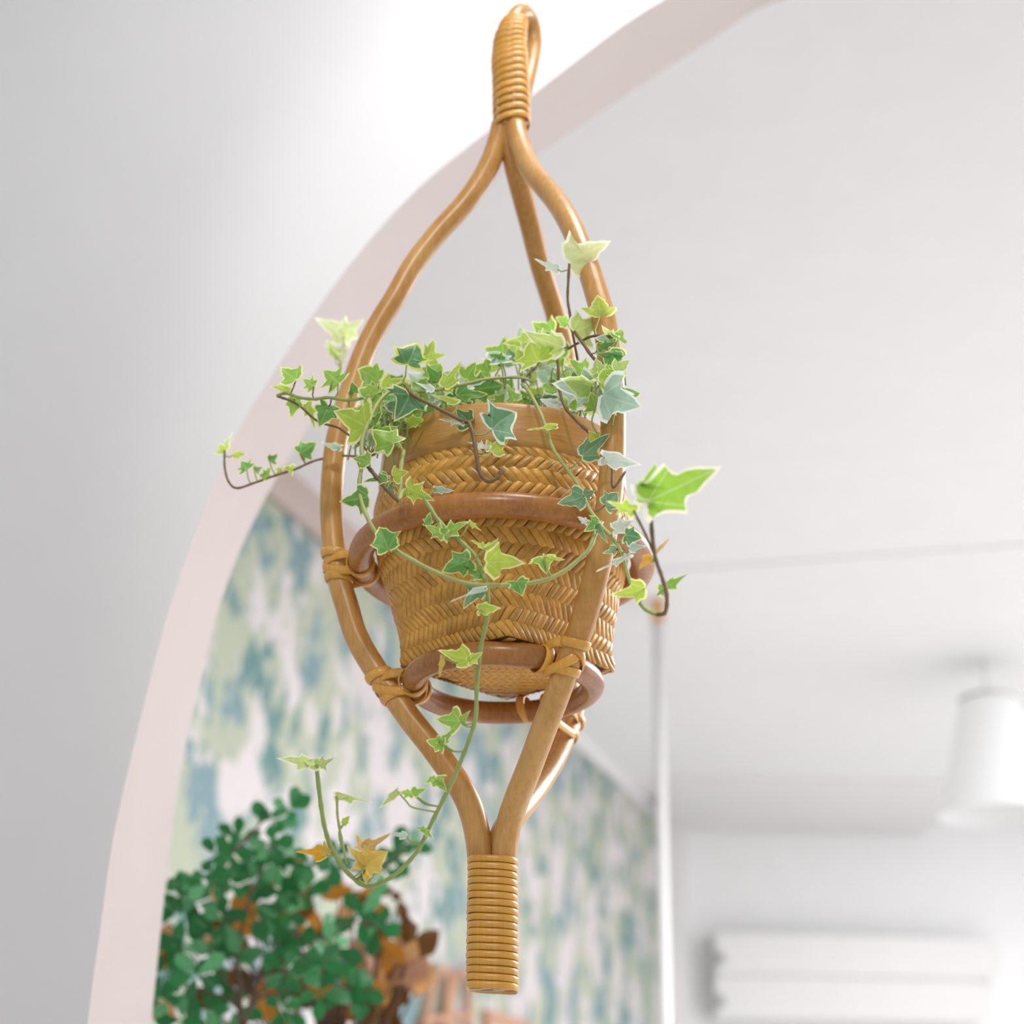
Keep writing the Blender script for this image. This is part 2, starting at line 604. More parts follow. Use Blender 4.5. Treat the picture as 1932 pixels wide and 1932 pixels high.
# blend hidden middle to the seen ends
for name, pts in (('cane', left), ('cane', right), ('cane', bt + mid + bl)):
    s = spline(pts, 5)
    rad = [RC * (1 + 0.03 * noise.noise(p * 9.0)) for p in s]
    V, F = tube_data(s, rad, 18)
    mesh(name, V, F, CANE, HANG, loc=s[0].copy())
    # nodes: the faint swollen joints of the cane
CANES = {'L': spline(left, 5), 'R': spline(right, 5), 'B': spline(bt + mid + bl, 5)}


def ring(name, z, R, r, cx, mat, lean):
    pts = [Vector((cx + R * math.cos(a), AY + R * math.sin(a), z + 0.0008 * math.sin(2 * a + 0.4) - lean * math.sin(a))) for a in [2 * PI * i / 72 for i in range(72)]]
    V, F = tube_data(pts, r, 18, closed=True)
    return mesh(name, V, F, mat, HANG, loc=Vector((cx, AY, z)))


ZR1, ZR2 = CZ + 0.5320, CZ + 0.4150
R1C, R1R = AX + 0.0010, 0.1330
R2C, R2R = AX + 0.0050, 0.0815
ring('upper_ring', ZR1, R1R, 0.0116, R1C, CANE_D, 0.004)
ring('lower_ring', ZR2, R2R, 0.0108, R2C, CANE_D, 0.003)


def strap(path, wdt, thk, side, closed=True):
    """flat peel of rattan along path; side(i) gives the outward direction"""
    n = len(path)
    V, F = [], []
    for i in range(n):
        t = (path[(i + 1) % n] - path[i - 1]) if closed else (path[min(i + 1, n - 1)] - path[max(i - 1, 0)])
        t.normalize()
        o = side[i]; o = (o - t * o.dot(t)).normalized()
        b = t.cross(o)
        for (x, y) in ((-0.5, 0), (-0.36, 0.75), (0, 1.0), (0.36, 0.75), (0.5, 0), (0, -0.3)):
            V.append(path[i] + b * (x * wdt) + o * (y * thk))
    m_ = 6
    for i in range(n if closed else n - 1):
        j = (i + 1) % n
        for k in range(m_):
            l = (k + 1) % m_
            F.append((i * m_ + k, i * m_ + l, j * m_ + l, j * m_ + k))
    if not closed:
        F.append(tuple(range(m_))[::-1]); F.append(tuple((n - 1) * m_ + k for k in range(m_)))
    return V, F


def loop_around(c, axis, r, tilt_dir=None, tilt=0.0, n=26, rx=None):
    """closed loop around an axis, optionally leaning"""
    axis = axis.normalized()
    u = axis.orthogonal().normalized() if tilt_dir is None else (tilt_dir - axis * tilt_dir.dot(axis)).normalized()
    v = axis.cross(u)
    P, S = [], []
    for i in range(n):
        a = 2 * PI * i / n
        d = u * math.cos(a) + v * math.sin(a)
        P.append(c + d * r + axis * (tilt * math.cos(a)))
        S.append(d)
    return P, S


def binding(cane, cref, ring_c, ringR, z):
    """peel bound crosswise over the joint of a cane and a ring"""
    pts = CANES[cane]
    i = min(range(len(pts)), key=lambda k: abs(pts[k].z - z) + (0 if k > 4 else 9))
    c = pts[i]; ax = (pts[i + 1] - pts[i - 1]).normalized()
    d = Vector((c.x - ring_c, c.y - AY, 0)).normalized()
    rc = Vector((ring_c, AY, z)) + d * ringR
    tang = Vector((-d.y, d.x, 0))
    root = None
    inward = -d
    specs = []
    # two turns round the cane, leaning opposite ways over both members
    cm = c.lerp(rc, 0.36)
    for sgn in (1, -1):
        n = 34
        P, S = [], []
        for k in range(n):
            a = 2 * PI * k / n
            ex = math.cos(a); ey = math.sin(a)
            # oval that takes in cane and ring
            off = d * (ex * (0.0120 + 0.44 * (rc - c).length)) + tang * (ey * 0.0132)
            P.append(c.lerp(rc, 0.45) + off + Vector((0, 0, 1)) * (sgn * 0.010 * ey) + ax * (0.002 * sgn))
            S.append(off.normalized())
        specs.append((P, S))
    # straight turns round the cane above and below the ring
    for off in (0.0125, -0.0125):
        specs.append(loop_around(c + ax * off, ax, RC + 0.0006, inward, 0.003))
    # turns round the ring on both sides
    for off in (0.0125, -0.0125):
        specs.append(loop_around(rc + tang * off - d * 0.0, tang, 0.0122, Vector((0, 0, 1)), 0.002))
    for P, S in specs:
        V, F = strap(P, 0.0092, 0.0018, S)
        if root is None:
            root = mesh('binding', V, F, PEEL, HANG, loc=c.copy())
        else:
            mesh('binding_turn', V, F, PEEL, root, loc=c.copy())


binding('L', left, R1C, R1R, ZR1)
binding('L', left, R2C, R2R, ZR2)
binding('R', right, R2C, R2R, ZR2)
binding('B', bt, R2C, R2R, ZR2)


def oval_turn(c, a, b, h, thk, up, rt, tilt=0.0, n=30, sq=2.6, rot=0.0):
    P, S = [], []
    up = up.normalized(); rt = (rt - up * rt.dot(up)).normalized(); fw = up.cross(rt)
    for i in range(n):
        t = 2 * PI * i / n
        ct, st = math.cos(t), math.sin(t)
        x = math.copysign(abs(ct) ** (2 / sq), ct) * a
        y = math.copysign(abs(st) ** (2 / sq), st) * b
        P.append(c + rt * x + fw * y + up * (tilt * ct + rot * st))
        S.append((rt * (ct / a) + fw * (st / b)).normalized())
    return strap(P, h, thk, S)


# bottom handle: eighteen turns of peel round the three gathered canes
zb0, zb1 = zpx(1870, 930), zpx(1621, 932)
xb0, xb1 = at(929, 1870, AY).x, at(930, 1621, AY).x
NB = 18
V, F = [], []
core = [Vector((xb0 + (xb1 - xb0) * t, AY, zb0 + 0.001 + (zb1 - zb0) * t)) for t in (0, 0.5, 1.0)]
prts = []
for (ox, oy) in ((-0.0098, -0.006), (0.0098, -0.006), (0.0, 0.0095)):
    prts.append(tube_data([p + Vector((ox, oy, 0)) for p in core], 0.0104, 14))
V, F = join(prts)
BW = mesh('lower_handle', V, F, CANE_D, HANG, loc=core[0].copy())
rnd = random.Random(3)
for i in range(NB):
    t = (i + 0.5) / NB
    c = Vector((xb0 + (xb1 - xb0) * t, AY, zb0 + (zb1 - zb0) * t))
    h = (zb1 - zb0) / NB
    V, F = oval_turn(c, 0.0204 + 0.0008 * (1 - t) + rnd.uniform(-2e-4, 3e-4), 0.0205, h * 1.02, 0.0016 + rnd.uniform(-2e-4, 3e-4),
                     Vector((0, 0, 1)), Vector((1, 0, 0)), tilt=-0.0009 + rnd.uniform(-3e-4, 3e-4), sq=3.0)
    mesh('cane_turn', V, F, PEEL, BW, loc=c)

# top handle: wrapped neck, then a wrapped loop bent over
zt0 = zpx(240, 965)
up_px = [(958, 240, 1.345), (954, 180, 1.343), (954, 120, 1.340), (957, 78, 1.338), (964, 46, 1.338), (977, 24, 1.346), (992, 24, 1.362),
         (1004, 46, 1.378), (1008, 80, 1.386), (1003, 115, 1.384), (996, 145, 1.378), (988, 180, 1.37), (978, 240, 1.36)]
lp = spline([at(x, y, Y) for x, y, Y in up_px], 6)
V, F = tube_data(lp, 0.0085, 14)
TW = mesh('upper_handle', V, F, CANE, HANG, loc=lp[0].copy())
neck = spline([at(966, 243, 1.352), at(965, 200, 1.352), at(964, 160, 1.351), at(962, 122, 1.348), at(961, 90, 1.343), at(965, 62, 1.340), at(971, 44, 1.342)], 8)
nn = 17
for i in range(nn):
    t_ = (i + 0.5) / nn
    k = (len(neck) - 1) * t_
    j0 = int(k); j1 = min(j0 + 1, len(neck) - 1)
    c = neck[j0].lerp(neck[j1], k - j0); up = (neck[j1] - neck[max(0, j0 - 4)])
    wd_ = 0.0192 if t_ < .55 else 0.0192 - .0062 * ((t_ - .55) / .45) ** 1.2
    V, F = oval_turn(c, wd_ + rnd.uniform(-3e-4, 3e-4), 0.0195 if t_ < .5 else .0195 - .014 * (t_ - .5), 0.0086, 0.0015, up, Vector((1, 0, 0)), tilt=0.0042, n=32, sq=2.3)
    mesh('cane_turn', V, F, PEEL, TW, loc=c)
# clear line that carries the frame from the ceiling
apex = max(lp, key=lambda p: p.z)
V, F = tube_data([apex + Vector((0, 0, -0.012)), Vector((apex.x, apex.y, ZC))], 0.0006, 6)
lo = mesh('hanging_line', V, F, WHITE, HANG, loc=apex.copy())

# ------------------------------------------------------------------ woven basket
ZB0 = ZR2 + 0.0145
BP = thing('woven_bamboo_basket', (AX + 0.006, AY, ZB0),
           'herringbone woven bamboo basket with square foot and smooth rim, held in the rattan frame', 'basket')
ZT = CZ + 0.604


def lerp_tab(tab, z):
    if z <= tab[0][0]:
        return tab[0][1]
    for (a, va), (b_, vb) in zip(tab, tab[1:]):
        if z <= b_:
            t = (z - a) / (b_ - a)
            return va + (vb - va) * t
    return tab[-1][1]


TH = [(ZB0, 0.0985), (CZ + .445, 0.0980), (CZ + .46, 0.0985), (CZ + .48, 0.1035), (CZ + .50, .1085), (CZ + .52, .1145), (CZ + .54, .1185), (CZ + .56, .1215), (CZ + .578, .1225), (CZ + .592, .1195), (ZT, .1155)]
TP = [(ZB0, 1.03), (CZ + .44, 1.08), (CZ + .46, 1.26), (CZ + .48, 1.46), (CZ + .50, 1.66), (CZ + .54, 2.0), (ZT, 2.0)]
TCX = [(ZB0, AX + .0085), (CZ + .50, AX + .003), (CZ + .54, AX + .001), (ZT, AX)]


def surf(th, z, off=0.0):
    h, p = lerp_tab(TH, z), lerp_tab(TP, z)
    c, s = math.cos(th), math.sin(th)
    r = h / (abs(c) ** p + abs(s) ** p) ** (1 / p) + off
    return Vector((lerp_tab(TCX, z) + r * c, AY + r * s, z))


NS = 96
V, F = [], []
zs = [ZB0 + (ZT - ZB0) * i / 16 for i in range(17)]
for z in zs:
    for k in range(NS):
        V.append(surf(2 * PI * k / NS, z, -0.0030))
for i in range(16):
    for k in range(NS):
        l = (k + 1) % NS
        F.append((i * NS + k, i * NS + l, (i + 1) * NS + l, (i + 1) * NS + k))
F.append(tuple(range(NS))[::-1])
mesh('basket_wall', V, F, BACKING, BP, loc=Vector((AX, AY, ZB0)))

# the herringbone: every strip a bent slat that dives under its neighbours
rows, cols = 13, 78
rnd = random.Random(11)
slats = []


def slat(pf, u0, v0, du, dv, wu, wv, lift):
    """strip running from (u0,v0) by (du,dv) with half-width vector (wu,wv) on surface pf(u,v,off)"""
    Vv, Ff = [], []
    prof = [(0.0, -0.0024), (0.11, 0.0005), (0.5, lift), (0.89, 0.0005), (1.0, -0.0024)]
    for t, o in prof:
        for s_, oo in ((-1, -0.0030), (-0.86, 0.0), (0, 0.0002), (0.86, 0.0), (1, -0.0030)):
            Vv.append(pf(u0 + du * t + wu * s_, v0 + dv * t + wv * s_, o + oo))
    m_ = 5
    for i in range(len(prof) - 1):
        for k in range(m_ - 1):
            Ff.append((i * m_ + k, i * m_ + k + 1, (i + 1) * m_ + k + 1, (i + 1) * m_ + k))
    return Vv, Ff


def wall_pf(u, v, off):
    z = ZB0 + (ZT - ZB0) * min(max(v, 0.0), 1.0)
    return surf(u * 2 * PI, z, off)


rh = 1.0 / rows
cw = 1.0 / cols
for r_ in range(rows):
    sg = 1 if r_ % 2 else -1
    for c_ in range(cols):
        u0 = (c_ + 0.5 * (r_ % 2)) * cw + rnd.uniform(-.06, .06) * cw
        v0 = r_ * rh - 0.16 * rh
        du = sg * cw * 1.55 * rnd.uniform(.92, 1.08); dv = rh * 1.30
        Vv, Ff = slat(wall_pf, u0 - du / 2, v0, du, dv, 0.43 * cw, -sg * 0.08 * rh, 0.0004 + rnd.uniform(0, .0006))
        slats.append((Vv, Ff))


def facing(Vv):
    c = sum(Vv, Vector()) / len(Vv)
    n = (Vv[14] - Vv[10]).cross(Vv[22] - Vv[2])
    if n.dot(Vector((c.x - AX, c.y - AY, 0))) < 0:
        n = -n
    n.normalize()
    return n.dot((CAM - c).normalized()) + 0.15 * n.x


order = sorted(range(len(slats)), key=lambda i: -facing(slats[i][0]))
front = set(order[:290])
for i in front:
    Vv, Ff = slats[i]
    mesh('bamboo_strip', Vv, Ff, STRIP, BP, loc=sum(Vv, Vector()) / len(Vv))
# strips of the flat foot
ex = []


def foot_pf(u, v, off):
    return Vector((AX + .0085 + u, AY + v, ZB0 - 0.0006 - off))


hd = 0.097
nq = 13
for i in range(-nq, nq + 1):
    for j in range(-nq, nq + 1):
        cx_, cy_ = i * 0.0072, j * 0.0105
        if abs(cx_) + abs(cy_) > hd - 0.008:
            continue
        sg = 1 if j % 2 else -1
        ex.append(slat(foot_pf, cx_ - sg * 0.0048, cy_ - 0.006, sg * 0.0096, 0.012, 0.0034, -sg * 0.0016, 0.0006))
rest = [slats[i] for i in range(len(slats)) if i not in front] + ex
V, F = join(rest)
mesh('woven_strips', V, F, STRIP, BP, kind='stuff', loc=Vector((AX, AY, ZB0)))
# smooth rim band of split bamboo, with its inner face
prof = [(0.1140, ZT - .004), (0.1182, ZT - .002), (0.1192, ZT + .002), (0.1186, ZT + .014), (0.1178, ZT + .03), (0.1170, ZT + .0385),
        (0.1155, ZT + .0405), (0.1135, ZT + .0395), (0.1125, ZT + .03), (0.1125, ZT - .004)]
V, F = lathe_data(prof, AX, AY, 96)
mesh('rim_band', V, F, BAND, BP, loc=Vector((AX, AY, ZT)))
# lashing line just under the band
V, F = tube_data([Vector((AX + .1155 * math.cos(a), AY + .1155 * math.sin(a), ZT - .0045)) for a in [2 * PI * i / 72 for i in range(72)]], .0022, 8, closed=True)
mesh('rim_cord', V, F, CANE_D, BP, loc=Vector((AX, AY, ZT)))

# ------------------------------------------------------------------ ivy
IV = thing('variegated_ivy', (AX, AY, ZT + .02),
           'trailing variegated ivy with cream-edged leaves spilling from the woven basket', 'plant')
V, F = lathe_data([(0.003, ZT + .028), (.06, ZT + .027), (.110, ZT + .02), (.1118, ZT + .0)], AX, AY, 40, cap0=True)
V = [v + Vector((0, 0, .004 * noise.noise(v * 60))) for v in V]
mesh('soil', V, F, SOIL, IV, loc=Vector((AX, AY, ZT)), kind='stuff')

LM = {}
for k, a, b_, tr, thr in (
        ('g', (160, 208, 92), (242, 244, 176), .5, .56), ('y', (198, 226, 92), (248, 247, 180), .5, .54),
        ('g2', (118, 178, 92), (240, 236, 150), .4, .62), ('d', (98, 150, 104), (228, 230, 165), .22, .60),
        ('d2', (124, 170, 124), (228, 230, 180), .3, .62), ('p', (212, 232, 140), (246, 250, 222), .5, .5),
        ('p2', (232, 244, 178), (250, 252, 232), .5, .5), ('w', (214, 230, 216), (246, 247, 240), .4, .45),
        ('pb', (182, 212, 190), (238, 244, 236), .3, .5), ('v', (120, 174, 130), (230, 240, 222), .25, .5),
        ('b', (222, 194, 92), (232, 208, 120), .4, .7), ('b2', (224, 190, 122), (240, 220, 170), .4, .6),
        ('o', (232, 172, 42), (244, 212, 110), .45, .75), ('ym', (172, 220, 82), (250, 248, 226), .5, .52),
        ('dg', (96, 156, 100), (224, 228, 98), .3, .36)):
    LM[k] = leaf_mat('ivy_leaf_' + {'g': 'green', 'y': 'lime', 'g2': 'mid_green', 'd': 'dark', 'd2': 'dull', 'p': 'pale', 'p2': 'palest', 'w': 'cream',
                                    'pb': 'grey_green', 'v': 'marbled', 'b': 'yellowed', 'b2': 'withered', 'o': 'amber', 'ym': 'bright', 'dg': 'gold_edged'}[k],
                     srgb(*a), srgb(*b_), tr, thr=thr, gain=1.16)
STEM_G = paint_mat('ivy_stem_green', srgb(150, 168, 92), 0.45, 0.2, 60)
STEM_B = paint_mat('ivy_stem_brown', srgb(122, 96, 62), 0.55, 0.25, 60)
STEM_P = paint_mat('ivy_stem_pale', srgb(170, 178, 104), 0.45, 0.15, 60)

HALF = [(-.02, 0), (-.11, .10), (-.12, .25), (-.05, .44), (.06, .33), (.16, .26), (.30, .36), (.46, .5), (.45, .33), (.47, .20),
        (.58, .17), (.74, .115), (.88, .055), (1, 0)]
HALF_B = [(-.01, 0), (-.07, .12), (-.02, .28), (.06, .38), (.18, .44), (.32, .5), (.33, .38), (.36, .25), (.46, .21), (.58, .18), (.70, .14), (.82, .09), (.92, .04), (1, 0)]
HALF_C = [(-.01, 0), (-.09, .10), (-.13, .24), (-.10, .40), (-.01, .38), (.10, .33), (.24, .42), (.37, .5), (.41, .38), (.47, .28), (.60, .24), (.74, .17), (.88, .08), (1, 0)]


def leaf(bp, tp, W, typ, rnd, roll=0.0, fold=None, droop=None, parent=None, name='leaf', half=HALF, mats=None):
    """one lobed leaf from its petiole end bp to its tip tp, W wide (metres)"""
    parent = parent or IV
    ax = tp - bp
    Ln = ax.length
    ax.normalize()
    view = (CAM - bp).normalized()
    n = view - ax * view.dot(ax)
    n = n.normalized() if n.length > 1e-4 else ax.orthogonal().normalized()
    n = Matrix.Rotation(roll, 3, ax) @ n
    sd = n.cross(ax)
    fold = rnd.uniform(-.3, .6) if fold is None else fold
    droop = rnd.uniform(-.10, .36) if droop is None else droop
    curl = rnd.uniform(-.15, .35)
    jl, jr = [rnd.uniform(.82, 1.12) for _ in half], [rnd.uniform(.82, 1.12) for _ in half]
    skew = rnd.uniform(-.10, .10)
    if half is HALF:
        half = rnd.choice((HALF, HALF_B, HALF_B, HALF_C))
    outl = [(s, t * jl[i]) for i, (s, t) in enumerate(half)] + [(s, -t * jr[i]) for i, (s, t) in enumerate(half[1:-1], 1)][::-1]
    c0 = (.34, 0.0)
    Vv, ed, sts = [], [], []
    N = len(outl)

    def put(s, t):
        z = fold * abs(t) * W - droop * Ln * s * s - curl * W * t * t * 2
        z += .035 * Ln * math.sin(7 * s + 9 * t + skew * 40)
        return bp + ax * (s * Ln) + sd * ((t + skew * s * (1 - s) * 2) * W) + n * z
    for f, e in ((1.0, 1.0), (.72, 0.0), (.36, -.3)):
        for s, t in outl:
            q = (c0[0] + (s - c0[0]) * f, t * f)
            Vv.append(put(*q)); ed.append(e); sts.append(q)
    Vv.append(put(*c0)); ed.append(-.3); sts.append(c0)
    Ff = []
    for r_ in range(2):
        for k in range(N):
            l = (k + 1) % N
            Ff.append((r_ * N + k, r_ * N + l, (r_ + 1) * N + l, (r_ + 1) * N + k))
    for k in range(N):
        Ff.append((2 * N + k, 2 * N + (k + 1) % N, 3 * N))
    return mesh(name, Vv, Ff, (mats or LM)[typ], parent, loc=bp.copy(), edge=ed, st=sts)


def mperpx(p):
    return (p - CAM).dot(FW) / FPX


# stems: pixel, pixel, distance ahead
STEMS = [
    ('g', .0016, [(522, 747, 1.27), (540, 742, 1.27), (565, 750, 1.265), (592, 753, 1.26), (620, 750, 1.255), (655, 755, 1.25), (690, 750, 1.245), (722, 741, 1.245), (760, 742, 1.26), (805, 745, 1.30)]),
    ('b', .0012, [(522, 747, 1.27), (560, 762, 1.275), (600, 795, 1.28), (640, 808, 1.285), (680, 838, 1.28), (705, 850, 1.27), (760, 790, 1.28)]),
    ('b', .0012, [(424, 850, 1.40), (424, 880, 1.40), (431, 908, 1.395), (447, 921, 1.39), (480, 911, 1.385), (520, 897, 1.38), (558, 885, 1.375), (598, 868, 1.37), (650, 860, 1.36), (705, 858, 1.33), (760, 800, 1.31)]),
    ('p', .0019, [(790, 760, 1.25), (762, 724, 1.235), (735, 738, 1.225), (712, 762, 1.215), (695, 797, 1.205), (683, 832, 1.20), (683, 872, 1.195), (678, 922, 1.19), (690, 970, 1.18), (720, 1018, 1.175), (770, 1052, 1.17), (830, 1083, 1.165), (880, 1100, 1.165), (920, 1104, 1.165), (970, 1103, 1.165), (1020, 1096, 1.165), (1060, 1080, 1.165), (1095, 1053, 1.168), (1112, 1035, 1.17), (1125, 1003, 1.175), (1135, 985, 1.18)]),
    ('p', .0021, [(762, 850, 1.225), (757, 880, 1.215), (756, 915, 1.205), (752, 946, 1.20)]),
    ('b', .0019, [(694, 880, 1.20), (712, 902, 1.20), (728, 922, 1.20), (752, 946, 1.20)]),
    ('g', .0019, [(768, 925, 1.195), (795, 935, 1.19), (830, 985, 1.18), (870, 1022, 1.172), (897, 1050, 1.168), (910, 1080, 1.166), (918, 1103, 1.166), (921, 1150, 1.175), (917, 1178, 1.18), (907, 1222, 1.19), (900, 1290, 1.20), (897, 1355, 1.205), (885, 1397, 1.21), (868, 1440, 1.215), (845, 1492, 1.22), (815, 1552, 1.225), (790, 1602, 1.23), (760, 1637, 1.23), (730, 1660, 1.23), (695, 1673, 1.23), (660, 1650, 1.23), (632, 1612, 1.23), (615, 1570, 1.23), (606, 1520, 1.23), (597, 1445, 1.23)]),
    ('p', .0017, [(985, 725, 1.26), (1000, 742, 1.235), (1022, 785, 1.22), (1032, 815, 1.215), (1045, 850, 1.21), (1075, 892, 1.20), (1096, 924, 1.19), (1112, 960, 1.18), (1135, 993, 1.17), (1158, 1018, 1.165), (1174, 1048, 1.16), (1185, 1086, 1.155), (1200, 1122, 1.145), (1216, 1148, 1.135), (1240, 1160, 1.12)]),
    ('b', .0017, [(1240, 1160, 1.12), (1255, 1155, 1.11), (1258, 1122, 1.09), (1248, 1085, 1.07), (1236, 1050, 1.05), (1230, 1000, 1.03), (1228, 950, 1.02)]),
    ('b', .0012, [(1236, 1050, 1.05), (1215, 1002, 1.055), (1196, 965, 1.06)]),
    ('b', .0015, [(1048, 640, 1.27), (1053, 690, 1.255), (1056, 735, 1.24), (1066, 768, 1.23), (1092, 798, 1.215), (1116, 820, 1.21), (1128, 832, 1.205)]),
    ('b', .0016, [(1140, 690, 1.20), (1120, 676, 1.20), (1100, 648, 1.21), (1084, 626, 1.22)]),
    ('b', .0013, [(1160, 636, 1.19), (1120, 634, 1.20), (1095, 645, 1.23), (1060, 665, 1.30), (1015, 690, 1.30), (985, 720, 1.29)]),
    ('p', .0015, [(765, 742, 1.26), (830, 735, 1.24), (880, 724, 1.235), (920, 715, 1.24), (980, 712, 1.26), (1005, 720, 1.29)]),
    ('b', .0017, [(766, 730, 1.22), (780, 746, 1.21), (810, 762, 1.205), (845, 780, 1.205), (878, 796, 1.21), (892, 790, 1.23), (880, 760, 1.27)]),
    ('b', .0019, [(884, 795, 1.212), (893, 820, 1.205), (899, 860, 1.20), (906, 893, 1.20), (922, 908, 1.20), (940, 900, 1.20), (946, 885, 1.20)]),
    ('b', .0013, [(1074, 498, 1.225), (1071, 560, 1.23), (1075, 590, 1.23), (1080, 625, 1.235), (1090, 680, 1.25)]),
    ('b', .0012, [(1180, 890, 1.19), (1157, 920, 1.19), (1155, 880, 1.20), (1152, 830, 1.21), (1148, 800, 1.22), (1138, 770, 1.25)]),
    ('b', .0013, [(642, 690, 1.50), (646, 720, 1.48), (700, 750, 1.42), (780, 770, 1.36)]),
    ('b', .0014, [(655, 705, 1.45), (664, 745, 1.44), (690, 780, 1.40), (770, 790, 1.34)]),
    ('p', .0011, [(636, 1500, 1.226), (637, 1540, 1.227), (644, 1580, 1.229), (654, 1630, 1.23)]),
    ('p', .0009, [(648, 1554, 1.229), (640, 1572, 1.229), (644, 1596, 1.23)]),
    ('p', .0013, [(722, 765, 1.26), (725, 790, 1.25), (730, 820, 1.24), (722, 845, 1.24)]),
    ('p', .0013, [(735, 765, 1.26), (737, 790, 1.25), (745, 822, 1.24), (760, 850, 1.23)]),
]
SM = {'g': STEM_G, 'b': STEM_B, 'p': STEM_P}
samples = []
for kind_, r_, pts in STEMS:
    s = spline([at(*p) for p in pts], 6)
    n = len(s)
    rad = [r_ * (0.92 + 0.22 * abs(math.sin(i * .9)) ** 6) for i in range(n)]
    V, F = tube_data(s, rad, 8)
    mesh('stem', V, F, SM[kind_], IV, loc=s[0].copy())
    samples += s


def to_px(p):
    d = p - CAM
    z = d.dot(FW)
    return 966 + FPX * d.dot(R1) / z, 966 - FPX * d.dot(U1) / z


S2 = [(p, to_px(p)) for p in samples]


def petiole(lf, base, rnd, typ):
    bx, by = to_px(base)
    best, bd = None, 1e9
    for p, (x, y) in S2:
        d = math.hypot(x - bx, (y - by) if y > by else 1.7 * (y - by)) + 900 * abs(p.y - base.y) * .35
        if d < bd:
            best, bd = p, d
    if bd > 120:
        best = base + Vector((rnd.uniform(-.006, .006), .02, -.03))
    mid_ = base.lerp(best, .5) + Vector((0, 0, -.10 * (base - best).length - .001)) + Vector((rnd.uniform(-1, 1), 0, 0)) * .12 * (base - best).length
    s = spline([base, base.lerp(mid_, .6) + Vector((0, 0, -.0005)), mid_, best], 3)
    V, F = tube_data(s, .00075, 5)
    mesh('petiole', V, F, STEM_P if typ in 'p p2 y w ym' else (STEM_B if rnd.random() < .25 else STEM_G), lf, loc=base.copy())


